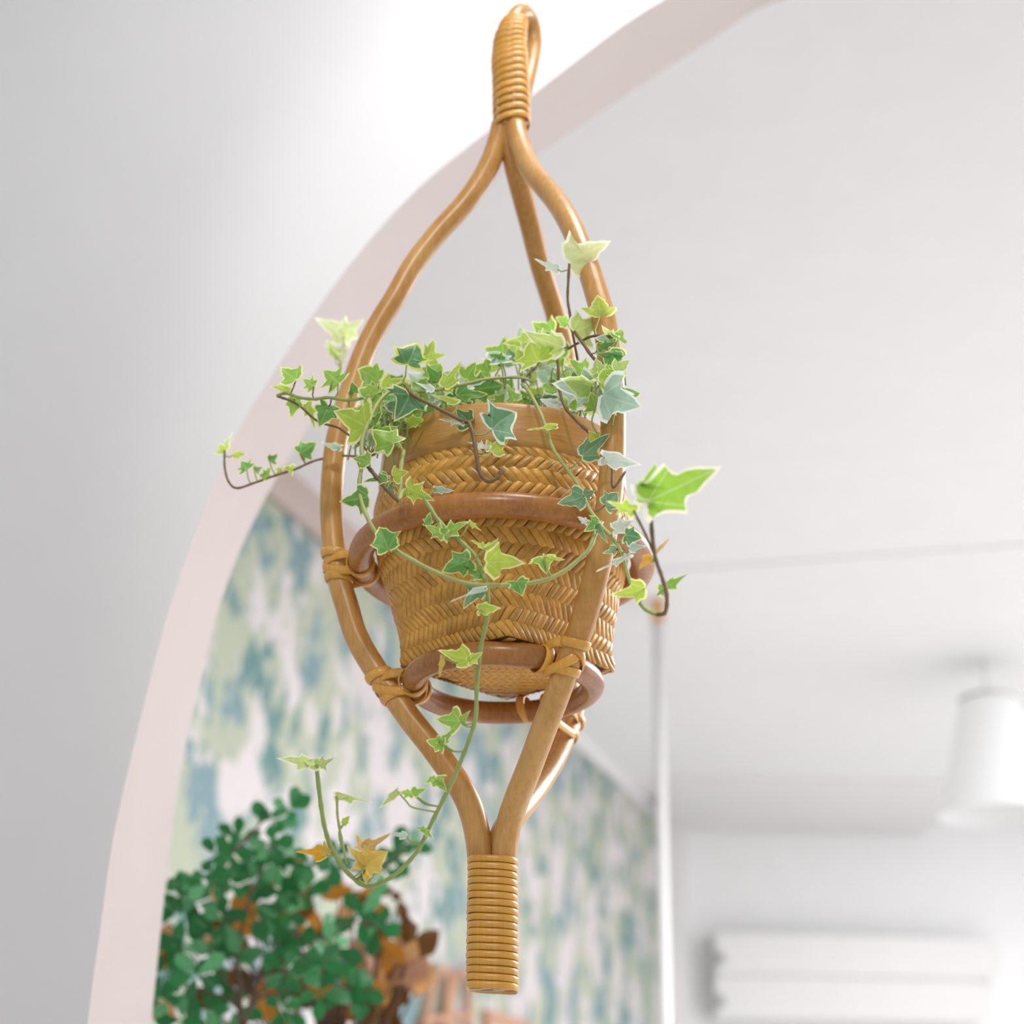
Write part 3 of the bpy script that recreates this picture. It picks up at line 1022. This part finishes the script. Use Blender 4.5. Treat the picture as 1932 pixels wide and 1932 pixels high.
# leaves: base px, base py, tip px, tip py, width px, kind, metres ahead, true length px (0 = as seen), roll
LV = [
    (558, 718, 528, 690, 56, 'g', 1.262, 0, .2), (592, 730, 570, 715, 34, 'g', 1.26, 0, .1), (638, 723, 606, 695, 56, 'g', 1.25, 0, 0),
    (714, 720, 674, 697, 56, 'g', 1.24, 0, .2), (545, 738, 509, 724, 18, 'y', 1.27, 0, .6), (556, 752, 547, 787, 34, 'g', 1.275, 0, .3),
    (577, 763, 598, 803, 26, 'y', 1.28, 0, -.3), (620, 766, 602, 807, 46, 'g2', 1.265, 0, -.1), (690, 804, 627, 774, 84, 'y', 1.205, 0, 0),
    (743, 836, 700, 803, 62, 'g', 1.20, 0, .3), (697, 872, 662, 860, 34, 'g', 1.19, 0, .4), (772, 745, 745, 792, 82, 'd', 1.215, 0, .1),
    (767, 688, 789, 637, 66, 'dg', 1.23, 0, 0), (806, 684, 822, 636, 50, 'y', 1.26, 0, .3), (815, 712, 832, 680, 54, 'g', 1.25, 0, -.2),
    (838, 730, 872, 680, 34, 'y', 1.22, 0, .5), (818, 736, 784, 720, 22, 'w', 1.225, 40, .7), (866, 756, 808, 741, 24, 'y', 1.205, 0, .8),
    (888, 800, 852, 770, 46, 'd', 1.23, 0, .2), (872, 797, 826, 791, 16, 'w', 1.21, 0, .8), (928, 811, 978, 776, 78, 'v', 1.205, 0, -.1),
    (928, 853, 959, 824, 46, 'y', 1.205, 0, .5), (920, 848, 882, 831, 20, 'w', 1.205, 0, .6), (836, 728, 872, 715, 34, 'y', 1.24, 0, .5),
    (952, 673, 912, 655, 60, 'g', 1.33, 0, .2), (966, 668, 950, 628, 40, 'g', 1.35, 0, .2), (923, 704, 880, 690, 58, 'g', 1.30, 0, .2),
    (1042, 629, 1002, 606, 56, 'g', 1.33, 0, .1), (1062, 656, 979, 624, 62, 'p', 1.24, 0, .5), (1016, 683, 1000, 643, 78, 'y', 1.25, 0, .0),
    (1083, 626, 1140, 596, 74, 'p', 1.22, 0, .3), (1071, 611, 1047, 598, 24, 'g', 1.31, 0, .2), (1132, 598, 1128, 554, 66, 'y', 1.21, 0, .1),
    (1120, 738, 1040, 724, 80, 'pb', 1.195, 0, .3), (1137, 743, 1216, 768, 92, 'pb', 1.18, 0, -.2), (1150, 662, 1179, 714, 50, 'g2', 1.185, 0, .1),
    (1130, 656, 1166, 644, 24, 'g2', 1.19, 0, .4), (1073, 496, 1154, 454, 84, 'p2', 1.225, 0, .1), (1052, 508, 1004, 493, 24, 'w', 1.23, 0, .6),
    (655, 632, 594, 604, 56, 'p2', 1.52, 80, -.2), (648, 633, 686, 604, 52, 'p2', 1.51, 60, .3), (641, 675, 616, 638, 26, 'p', 1.51, 0, .3), (634, 672, 602, 652, 18, 'p', 1.51, 0, .5),
    (640, 668, 662, 655, 20, 'p2', 1.52, 0, .5), (668, 690, 700, 667, 34, 'p', 1.46, 0, .2), (680, 700, 664, 722, 22, 'y', 1.45, 0, .2),
    (425, 853, 412, 835, 30, 'y', 1.40, 0, .1), (441, 858, 465, 855, 16, 'y', 1.40, 0, .4), (466, 886, 452, 869, 38, 'g2', 1.385, 0, .2), (480, 888, 497, 879, 18, 'g2', 1.385, 0, .4),
    (496, 901, 512, 879, 22, 'g', 1.38, 0, .3), (508, 869, 526, 855, 22, 'g2', 1.38, 0, .3), (544, 880, 551, 899, 22, 'y', 1.375, 0, .3), (566, 855, 598, 834, 40, 'g2', 1.37, 0, .2),
    (642, 843, 606, 836, 18, 'pb', 1.335, 0, .5), (427, 838, 440, 815, 12, 'p2', 1.41, 0, .4), (530, 884, 520, 900, 14, 'y', 1.38, 0, .3),
    (694, 936, 638, 943, 58, 'g2', 1.185, 0, .1), (733, 1037, 712, 989, 58, 'g2', 1.165, 0, .1), (735, 1033, 753, 1036, 18, 'y', 1.168, 0, .4), (975, 1097, 986, 1125, 42, 'g2', 1.16, 0, .0),
    (1027, 1050, 1029, 1082, 54, 'g', 1.16, 0, .4), (1027, 1050, 1064, 1062, 14, 'y', 1.155, 0, .7), (886, 1056, 832, 1080, 46, 'g2', 1.16, 0, .2), (912, 1086, 868, 1074, 30, 'g2', 1.168, 0, .4), (904, 1104, 872, 1150, 48, 'd2', 1.172, 0, .2),
    (916, 1110, 846, 1134, 16, 'w', 1.16, 0, .6), (904, 1150, 946, 1145, 32, 'y', 1.168, 0, .6), (918, 1062, 993, 1062, 62, 'y', 1.155, 0, .1), (916, 1034, 945, 1020, 20, 'y', 1.162, 0, .6),
    (914, 1034, 888, 1016, 16, 'y', 1.162, 0, .6), (838, 1008, 800, 988, 34, 'g', 1.165, 0, .3), (838, 1008, 886, 984, 34, 'g', 1.165, 0, -.3), (806, 990, 811, 966, 18, 'g2', 1.175, 0, .2), (886, 985, 906, 1003, 12, 'y', 1.16, 0, .5),
    (742, 899, 772, 890, 34, 'y', 1.195, 0, .0), (768, 920, 818, 945, 46, 'y', 1.185, 0, .1), (821, 922, 858, 927, 16, 'pb', 1.19, 0, .5), (728, 906, 722, 884, 20, 'd', 1.205, 0, .1),
    (733, 915, 746, 937, 26, 'd2', 1.205, 0, .2), (730, 905, 684, 906, 22, 'g2', 1.20, 0, .4), (884, 1246, 825, 1227, 50, 'y', 1.185, 0, .35), (884, 1246, 913, 1232, 22, 'y', 1.185, 0, .4), (835, 1240, 828, 1278, 12, 'b', 1.185, 0, .4),
    (868, 1360, 820, 1356, 50, 'g', 1.20, 0, .2), (868, 1362, 888, 1340, 20, 'g', 1.20, 0, .3), (836, 1405, 803, 1398, 34, 'g', 1.205, 0, .3), (830, 1403, 858, 1374, 18, 'g', 1.205, 0, .4),
    (821, 1469, 843, 1494, 32, 'g', 1.215, 0, .2), (778, 1497, 748, 1492, 24, 'g', 1.215, 0, .5), (778, 1497, 808, 1487, 22, 'g', 1.215, 0, .5), (750, 1493, 716, 1526, 16, 'p', 1.21, 0, .3), (820, 1468, 800, 1478, 14, 'g', 1.215, 0, .3),
    (598, 1442, 520, 1428, 36, 'p', 1.23, 0, .6), (596, 1442, 633, 1432, 32, 'p', 1.23, 0, .6), (636, 1500, 704, 1513, 22, 'p', 1.225, 0, .6), (648, 1554, 660, 1538, 16, 'y', 1.23, 0, .1),
    (690, 1612, 690, 1668, 54, 'b', 1.22, 0, 0), (694, 1630, 654, 1594, 36, 'b', 1.22, 0, .2), (690, 1632, 732, 1606, 56, 'b', 1.218, 0, -.1), (684, 1602, 740, 1570, 30, 'b2', 1.222, 0, .3), (684, 1602, 672, 1572, 26, 'b2', 1.222, 0, .2), (616, 1606, 556, 1604, 32, 'o', 1.23, 0, .3),
    (616, 1612, 612, 1584, 22, 'b', 1.228, 0, .2), (800, 1567, 819, 1581, 16, 'g', 1.22, 0, .4), (766, 1578, 734, 1570, 18, 'pb', 1.225, 0, .5), (800, 1567, 784, 1559, 14, 'g', 1.22, 0, .4),
    (1050, 804, 993, 809, 16, 'y', 1.205, 0, .7), (1126, 830, 1110, 812, 26, 'y', 1.20, 0, .1), (1097, 861, 1160, 815, 46, 'd2', 1.195, 0, .2), (1140, 862, 1213, 880, 36, 'w', 1.185, 0, .4),
    (1102, 935, 1050, 950, 52, 'd2', 1.18, 0, .3), (1102, 935, 1125, 926, 28, 'd2', 1.18, 0, .3), (1142, 953, 1172, 927, 40, 'd2', 1.18, 0, .2), (1196, 966, 1144, 940, 34, 'y', 1.06, 0, .3), (1131, 984, 1102, 1001, 38, 'g2', 1.165, 0, .2),
    (1108, 985, 1089, 973, 14, 'w', 1.17, 0, .3), (1126, 990, 1147, 1026, 20, 'd2', 1.165, 0, .2), (1158, 998, 1199, 984, 32, 'w', 1.155, 0, .3), (1180, 1009, 1213, 1016, 38, 'd', 1.15, 0, .1), (1188, 1033, 1223, 1031, 20, 'pb', 1.15, 0, .4),
    (1163, 1035, 1137, 1043, 20, 'd2', 1.16, 0, .2), (1186, 1048, 1125, 1081, 14, 'w', 1.15, 0, .5), (1216, 1110, 1151, 1123, 44, 'y', 1.13, 0, .2), (1229, 1050, 1206, 1074, 24, 'o', 1.08, 0, .2), (1246, 1112, 1309, 1084, 26, 'g', 1.12, 0, .4),
    (1222, 946, 1362, 880, 88, 'ym', 1.01, 165, .1), (1222, 948, 1244, 866, 60, 'ym', 1.012, 90, .1), (1238, 1042, 1269, 1011, 8, 'b2', 1.06, 0, .3),
]
rnd = random.Random(21)
for (bx, by, tx, ty, wd, typ, Y, Lp, rl) in LV:
    b0 = at(bx, by, Y)
    mpp = mperpx(b0)
    t0 = at(tx, ty, Y)
    li = math.hypot(tx - bx, ty - by)
    if Lp > li:
        t0 = t0 + (CAM - b0).normalized() * (mpp * math.sqrt(Lp * Lp - li * li) * .8)
    sgn = 1 if rnd.random() < .7 else -1
    big = wd > 90
    lf = leaf(b0, t0, wd * mpp * 1.16, typ, rnd, rl * sgn + rnd.uniform(-.15, .15), fold=0.1 if big else None, droop=0.05 if big else None, half=HALF_C if typ == 'ym' else HALF)
    if typ not in ('b2',):
        petiole(lf, b0, rnd, typ)
# the dense tuft over the rim
FILL = []
for i in range(146):
    q = rnd.random()
    if q < .58:
        x = rnd.uniform(880, 1178)
        top = 704 - 92 * min(1, (x - 880) / 150)
        y = top + (776 - top) * rnd.random() ** .6 if x < 1140 else rnd.uniform(625, 768)
        Y = 1.25 + .12 * rnd.random() if y > 725 else 1.27 + .10 * rnd.random()
        if x > 1115:
            Y = rnd.uniform(1.175, 1.195)
    elif q < .80:
        x = rnd.uniform(740, 890)
        y = rnd.uniform(706, 775)
        Y = 1.24 + .10 * rnd.random()
    else:
        x = rnd.uniform(664, 775)
        y = rnd.uniform(730, 850 if x < 740 else 800)
        Y = rnd.uniform(1.225, 1.30)
    FILL.append((x, y, Y))
for x, y, Y in FILL:
    an = rnd.uniform(-PI, PI)
    l = rnd.uniform(38, 70)
    typ = rnd.choice(['g', 'g', 'y', 'g2', 'g2', 'd2', 'd', 'p', 'w', 'pb', 'g'])
    b0 = at(x, y, Y)
    t0 = at(x + l * math.cos(an), y - abs(l * math.sin(an)) * .7 + 6, Y + rnd.uniform(-.012, .012))
    lf = leaf(b0, t0, l * rnd.uniform(.7, 1.15) * mperpx(b0), typ, rnd, rnd.uniform(-.8, .8))
    s = spline([b0, b0 + Vector((rnd.uniform(-.004, .004), .003, -.012)), b0 + Vector((rnd.uniform(-.008, .008), .012, -.022))], 3)
    V, F = tube_data(s, .0008, 5)
    mesh('petiole', V, F, STEM_G if rnd.random() < .7 else STEM_P, lf, loc=b0.copy())

# ------------------------------------------------------------------ green branches and dried bouquet behind the jamb
GM = {'e': leaf_mat('branch_leaf_green', srgb(46, 128, 68), srgb(50, 134, 72), .3, .42, 2.0, .22),
      'l': leaf_mat('branch_leaf_light', srgb(104, 178, 122), srgb(110, 182, 128), .35, .38, 2.0, .15)}
TWIG = paint_mat('dark_twig', srgb(86, 66, 52), 0.7, .2, 60)
ROUND = [(-.02, 0), (.08, .08), (.22, .20), (.40, .36), (.56, .47), (.70, .48), (.84, .34), (.94, .16), (1, 0)]
zs_ = CZ - 0.08                              # top of the cabinet the vases stand on
gb = at(455, 1990, 2.30)
GB = thing('green_branch_arrangement', (gb.x, gb.y, zs_ + .16),
           'arrangement of green branches with whorls of rounded leaves beside the arch jamb', 'plant')
WH = [(514, 1548), (545, 1527), (450, 1584), (437, 1608), (512, 1592), (525, 1613), (488, 1634), (406, 1614), (421, 1647), (346, 1667), (390, 1665),
      (334, 1693), (432, 1667), (369, 1706), (424, 1738), (349, 1730), (416, 1768), (338, 1797), (545, 1652), (589, 1629),
      (628, 1620), (532, 1680), (571, 1691), (680, 1727), (712, 1748), (538, 1724), (509, 1789), (525, 1766),
      (563, 1794), (607, 1768), (628, 1789), (602, 1820), (538, 1833), (644, 1859), (675, 1872), (602, 1872), (312, 1838), (308, 1887),
      (369, 1841), (406, 1802), (442, 1903), (530, 1905), (346, 1925), (385, 1905), (768, 1590), (745, 1614), (720, 1640), (480, 1660)]
rnd = random.Random(5)
cen = []
for i, (x, y) in enumerate(WH):
    Y = rnd.uniform(2.18, 2.42)
    if x < 420:
        Y = rnd.uniform(2.20, 2.42)
    if x > 700 and y < 1660:
        Y = 2.5
    c = at(x, y, Y)
    cen.append(c)
    mpp = mperpx(c)
    view = (CAM - c).normalized()
    nrm = (view * 1.0 + Vector((rnd.uniform(-.7, .7), rnd.uniform(-.2, .5), rnd.uniform(-.3, .9)))).normalized()
    u = nrm.orthogonal().normalized(); v = nrm.cross(u)
    a0 = rnd.uniform(0, 2 * PI)
    nl = 5
    for k in range(nl):
        a = a0 + 2 * PI * k / nl + rnd.uniform(-.25, .25)
        ln = rnd.uniform(42, 62) * mpp * (.86 if y < 1680 else 1.06)
        d = (u * math.cos(a) + v * math.sin(a) + nrm * rnd.uniform(-.1, .5)).normalized()
        leaf(c + d * .003, c + d * ln, ln * rnd.uniform(.48, .64), 'l' if rnd.random() < .22 else 'e', rnd, rnd.uniform(-.4, .4), fold=.15, droop=rnd.uniform(0, .2),
             parent=GB, half=ROUND, mats=GM)
foot = Vector((gb.x, gb.y, zs_ + .17))
BR = [[(455, 1905), (450, 1800), (470, 1700), (500, 1630), (512, 1592), (514, 1548)], [(455, 1905), (440, 1780), (421, 1711), (421, 1647), (437, 1608), (452, 1580)],
      [(455, 1905), (400, 1810), (369, 1740), (346, 1690), (330, 1670)], [(470, 1900), (520, 1790), (540, 1720), (560, 1680), (589, 1629), (628, 1620)],
      [(470, 1900), (560, 1820), (607, 1768), (655, 1740), (712, 1748)], [(470, 1905), (540, 1870), (602, 1850), (675, 1872)],
      [(450, 1905), (380, 1870), (312, 1838)], [(589, 1629), (660, 1640), (720, 1640), (768, 1590)], [(437, 1608), (470, 1580), (500, 1545), (545, 1527)],
      [(421, 1647), (390, 1655), (346, 1667)]]
for b_ in BR:
    pts = [at(x, y, 2.31 + .02 * i) for i, (x, y) in enumerate(b_)]
    if b_[0][1] > 1880:
        pts = [foot] + pts
    s = spline(pts, 4)
    V, F = tube_data(s, [.0032 * (1 - .6 * i / len(s)) for i in range(len(s))], 6)
    mesh('twig', V, F, TWIG, GB, loc=s[0].copy())

DM = {'o': leaf_mat('dried_leaf_orange', srgb(206, 138, 40), srgb(212, 150, 60), .35, .5, 2.0, .12),
      't': leaf_mat('dried_leaf_tan', srgb(206, 156, 104), srgb(214, 170, 124), .3, .5, 2.0, .12),
      'p': leaf_mat('dried_leaf_rose', srgb(190, 138, 104), srgb(200, 150, 120), .3, .5, 2.0, .12),
      'k': leaf_mat('dried_leaf_brown', srgb(112, 72, 18), srgb(120, 80, 30), .25, .5, 2.0, .2),
      'l': leaf_mat('dried_leaf_amber', srgb(236, 182, 100), srgb(240, 190, 112), .35, .5, 2.0, .08)}
OV = [(-.01, 0), (.08, .12), (.22, .28), (.40, .40), (.56, .40), (.72, .31), (.86, .17), (1, 0)]
db = at(650, 1990, 2.62)
DB = thing('dried_leaf_bouquet', (db.x, db.y, zs_ + .16),
           'bouquet of dried orange and brown leaves standing behind the green branches', 'dried bouquet')
DL = [(470, 1735, 462, 1680, 50, 'o'), (448, 1772, 478, 1712, 56, 't'), (640, 1690, 616, 1650, 44, 't'), (640, 1694, 664, 1672, 36, 'o'), (628, 1760, 662, 1690, 26, 't'),
      (612, 1740, 646, 1728, 26, 'p'), (498, 1750, 512, 1722, 34, 'o'), (560, 1735, 584, 1712, 30, 'o'), (574, 1772, 560, 1742, 30, 'o'), (676, 1835, 694, 1752, 56, 't'),
      (690, 1850, 734, 1775, 42, 'p'), (760, 1842, 782, 1772, 48, 't'), (735, 1925, 748, 1812, 62, 'k'), (700, 1930, 720, 1840, 70, 'k'), (770, 1895, 726, 1850, 50, 'k'),
      (480, 1868, 545, 1868, 48, 'o'), (500, 1925, 504, 1860, 44, 'o'), (490, 1930, 498, 1890, 30, 'k'), (284, 1800, 322, 1765, 56, 'l'), (286, 1842, 330, 1780, 22, 'k'),
      (770, 1745, 748, 1692, 26, 'k'), (752, 1700, 742, 1680, 20, 'k'), (775, 1790, 762, 1722, 40, 'k'), (640, 1932, 630, 1876, 60, 'k'), (668, 1912, 752, 1932, 60, 't'),
      (425, 1800, 470, 1770, 40, 'k'), (440, 1790, 480, 1790, 24, 't'), (700, 1700, 660, 1684, 22, 'k'), (712, 1690, 742, 1676, 20, 'k'), (370, 1880, 400, 1868, 26, 'p'),
      (360, 1905, 352, 1860, 40, 'k'), (340, 1890, 372, 1900, 30, 't'), (735, 1735, 708, 1708, 30, 'o'), (784, 1870, 802, 1848, 22, 'o'), (760, 1885, 788, 1830, 30, 'p'), (590, 1700, 560, 1660, 40, 'k'), (480, 1700, 520, 1650, 40, 'k'),
      (575, 1625, 556, 1604, 24, 'o'), (600, 1780, 640, 1740, 50, 'k'), (650, 1800, 690, 1830, 50, 'k'), (540, 1860, 590, 1850, 40, 'k'), (420, 1850, 460, 1840, 40, 'k'), (560, 1900, 600, 1870, 40, 'k')]
rnd = random.Random(8)
for i in range(30):
    x, y = rnd.uniform(672, 785), rnd.uniform(1745, 1960)
    a_ = rnd.uniform(0.6, 2.6)
    DL.append((x, y + 30, x + 70 * math.cos(a_), y + 30 - 75 * math.sin(a_), rnd.uniform(34, 54), rnd.choice('kkkktpo')))
DL += [(468, 1745, 458, 1672, 58, 'o'), (446, 1778, 474, 1705, 54, 'o'), (596, 1760, 590, 1712, 36, 'o'), (566, 1782, 556, 1738, 34, 'o'), (500, 1900, 496, 1845, 60, 'o'),
       (470, 1885, 540, 1868, 44, 'o'), (640, 1700, 612, 1652, 52, 'o'), (520, 1760, 512, 1722, 34, 'o'), (316, 1832, 300, 1762, 54, 'l'), (660, 1760, 656, 1690, 30, 't')]
for i in range(34):
    x, y = rnd.uniform(310, 680), rnd.uniform(1690, 1950)
    a_ = rnd.uniform(0, 6.28)
    DL.append((x, y, x + 60 * math.cos(a_), y + 60 * math.sin(a_), rnd.uniform(36, 56), rnd.choice('kkkto')))
for (bx, by, tx, ty, wd, typ) in DL:
    Y = rnd.uniform(2.50, 2.75)
    b0, t0 = at(bx, by, Y), at(tx, ty, Y + rnd.uniform(-.02, .02))
    leaf(b0, t0, wd * mperpx(b0) * 1.15, typ, rnd, rnd.uniform(-.5, .5), fold=rnd.uniform(-.3, .5), parent=DB, half=OV, mats=DM)
    s = spline([b0, b0.lerp(Vector((db.x, db.y, zs_ + .17)), .35) + Vector((0, 0, -.01)), Vector((db.x + rnd.uniform(-.01, .01), db.y, zs_ + .17))], 4)
    V, F = tube_data(s, .0016, 5)
    mesh('stalk', V, F, TWIG, DB, loc=b0.copy())


def vase(name, x, y, label, h=.2, r=.055):
    pr = [(r * .62, 0), (r * .8, .004), (r, h * .3), (r * .98, h * .5), (r * .7, h * .8), (r * .66, h * .92), (r * .74, h), (r * .68, h), (r * .6, h * .92), (r * .62, h * .8), (r * .9, h * .4), (r * .5, .008)]
    V, F = lathe_data([(a, zs_ + b_) for a, b_ in pr], x, y, 32, cap0=True, cap1=True)
    o = mesh(name, V, F, WHITE, loc=Vector((x, y, zs_)))
    o['label'] = label; o['category'] = 'vase'
    return o


vase('white_vase', gb.x, gb.y, 'white vase holding the green branches on the tall cabinet')
vase('white_vase', db.x, db.y, 'white vase holding the dried leaf bouquet on the tall cabinet')
CB = thing('tall_cabinet', (-0.25, 2.5, 0), 'tall white cabinet behind the arch under the two vases', 'cabinet')
V, F = box_data(-0.46, 0.0, 2.16, 2.82, 0.06, zs_ - .025)
bevel(mesh('cabinet_body', V, F, WHITE, CB, smooth=False, loc=Vector((-.25, 2.5, 0))), .004)
V, F = box_data(-0.465, 0.01, 2.15, 2.83, zs_ - .025, zs_)
bevel(mesh('cabinet_top', V, F, WHITE, CB, smooth=False, loc=Vector((-.25, 2.5, zs_))), .004)
V, F = box_data(-0.44, -0.02, 2.18, 2.8, 0.0, 0.06)
mesh('plinth', V, F, WHITE, CB, smooth=False, loc=Vector((-.25, 2.5, 0)))

# ------------------------------------------------------------------ things on the papered wall
def wall_pt(px, py, off=0.0):
    """point of the papered wall at a pixel, off metres proud of it"""
    d = ray(px, py)
    o = PA + nw * off
    t = (Vector((o.x, o.y, 0)) - Vector((CAM.x, CAM.y, 0))).dot(nw) / Vector((d.x, d.y, 0)).dot(nw)
    return CAM + d * t


WOODB = paint_mat('brown_wood', srgb(186, 142, 112), .5, .12, 20)
fp0, fp1 = wall_pt(908, 1905), wall_pt(994, 1905)
fz1 = fp0.z
fw_ = Vector((fp1.x - fp0.x, fp1.y - fp0.y)).length
fx0 = Vector((fp0.x - PA.x, fp0.y - PA.y)).dot(Vector((dw.x, dw.y)))
fr = thing('picture_frame', (fp0.x, fp0.y, fz1 - .5), 'small brown wooden picture frame hanging on the leafy wallpaper', 'picture frame')
bw = .05
fh = fw_ * 1.25
for (a0, a1, c0_, c1_) in ((0, fw_, fz1 - bw, fz1), (0, fw_, fz1 - fh, fz1 - fh + bw), (0, bw, fz1 - fh + bw, fz1 - bw), (fw_ - bw, fw_, fz1 - fh + bw, fz1 - bw)):
    V, F = box_data(fx0 + a0, fx0 + a1, -.03, 0, c0_, c1_, wfr)
    mesh('frame_bar', V, F, WOODB, fr, smooth=False, loc=Vector((fp0.x, fp0.y, fz1)))
V, F = box_data(fx0 + bw, fx0 + fw_ - bw, -.012, 0, fz1 - fh + bw, fz1 - bw, wfr)
mesh('mount', V, F, WHITE, fr, smooth=False, loc=Vector((fp0.x, fp0.y, fz1)))
V, F = box_data(fx0 + fw_ * .34, fx0 + fw_ * .66, -.014, -.011, fz1 - fh * .75, fz1 - fh * .32, wfr)
mesh('print', V, F, WOODB, fr, smooth=False, loc=Vector((fp0.x, fp0.y, fz1)))

rk0 = wall_pt(835, 1900)
rk = thing('bamboo_wall_rack', (rk0.x, rk0.y, rk0.z - .3), 'brown bamboo rack of upright rods against the wallpaper beside the picture frame', 'rack')
for pts in ([(838, 1830), (826, 1838), (812, 1880), (800, 1960)], [(838, 1830), (846, 1840), (842, 1890), (838, 1960)],
            [(872, 1832), (862, 1842), (850, 1890), (844, 1960)], [(872, 1832), (884, 1845), (884, 1890), (886, 1960)], [(796, 1926), (840, 1922), (888, 1918)], [(800, 1956), (888, 1952)]):
    s = spline([wall_pt(x, y, .03) for x, y in pts], 6)
    V, F = tube_data(s, .016, 10)
    mesh('rod' if len(pts) > 3 else 'crossbar', V, F, WOODB, rk, loc=s[0].copy())

# ------------------------------------------------------------------ end wall: slatted unit, lamp, pole
YU = Y2
uw = thing('wall_shelf_unit', (at(1600, 1850, YU).x, YU - .1, at(1600, 1932, YU).z - .3), 'white wall unit with two thick rounded shelves low at right', 'shelf')


def rounded_bar(x0, x1, z0, z1, y0, y1, r, n=8):
    prof = [(x0, z0), (x0, z1)]
    for i in range(n + 1):
        a = PI / 2 - PI * i / n * .5
        prof.append((x1 - r + r * math.cos(a), z1 - r + r * math.sin(a)))
    for i in range(n + 1):
        a = -PI / 2 * i / n
        prof.append((x1 - r + r * math.cos(a), z0 + r + r * math.sin(a)))
    N = len(prof)
    Vv = [Vector((x, y0, z)) for x, z in prof] + [Vector((x, y1, z)) for x, z in prof]
    Ff = [tuple(range(N)), tuple(range(2 * N - 1, N - 1, -1))] + [(k, k + N, (k + 1) % N + N, (k + 1) % N) for k in range(N)]
    return Vv, Ff


for (py0, py1, pxr) in ((1842, 1772, 1880), (1924, 1852, 1862)):
    a = at(1345, py0, YU - .1); c = at(pxr, py1, YU - .1)
    hz = c.z - a.z
    V, F = rounded_bar(a.x, c.x, a.z, c.z, YU - .2, YU, hz * .45)
    o = mesh('shelf_board', V, F, WHITE, uw, smooth=False, loc=Vector((a.x, YU - .1, a.z)))
    bevel(o, .02, 3)
    s = at(1360, (py0 + py1) / 2 + 2, YU - .21)
    V, F = tube_data([Vector((s.x, YU - .215, s.z)), Vector((s.x, YU - .19, s.z))], .03, 12)
    mesh('bolt', V, F, SCREW, o, loc=s)

# pendant lamp with a pale shade at the far right
m, nt, b, out = new_mat('lit_lamp_shade')
b.inputs['Base Color'].default_value = (.36, .36, .365, 1)
b.inputs['Emission Color'].default_value = (1, .99, .98, 1)
b.inputs['Emission Strength'].default_value = .42
SHADE = m
YL = 6.0
lc = at(1872, 1400, YL); lt = at(1852, 1318, YL)
pl = thing('pendant_lamp', (lc.x, YL, at(1880, 1540, YL).z), 'white pendant lamp with a glowing shade and grey cap at far right', 'lamp')
zt, zb = lt.z, at(1880, 1540, YL).z
V, F = lathe_data([(.10, zt), (.13, zt - .06), (.17, (zt + zb) / 2), (.24, zb)], lc.x, YL, 40)
mesh('lamp_shade', V, F, SHADE, pl, loc=Vector((lc.x, YL, zb)))
V, F = lathe_data([(.01, zt + .014), (.09, zt + .010), (.115, zt), (.10, zt - .012)], lc.x, YL, 32, cap0=True, cap1=True)
mesh('lamp_cap', V, F, SCREW, pl, loc=Vector((lc.x, YL, zt)))
V, F = tube_data([Vector((lc.x, YL, zt + .03)), Vector((lc.x, YL, ZC))], .006, 8)
mesh('lamp_cord', V, F, WHITE, pl, loc=Vector((lc.x, YL, zt)))

YP = at_z(1238, 1130, HC).y
pp = at(1240, 1132, YP)
pole = thing('ceiling_pole', (pp.x, YP, 0), 'slim white pole with a wooden top bracket reaching the ceiling', 'pole')
V, F = box_data(pp.x - .024, pp.x + .024, YP - .024, YP + .024, pp.z - .09, ZC)
bevel(mesh('wooden_bracket', V, F, paint_mat('honey_wood', srgb(214, 170, 112), .5), pole, smooth=False, loc=Vector((pp.x, YP, ZC))), .004)
V, F = tube_data([Vector((pp.x, YP, 0)), Vector((pp.x, YP, pp.z - .09))], .02, 16)
mesh('pole_shaft', V, F, WHITE, pole, loc=Vector((pp.x, YP, 0)))
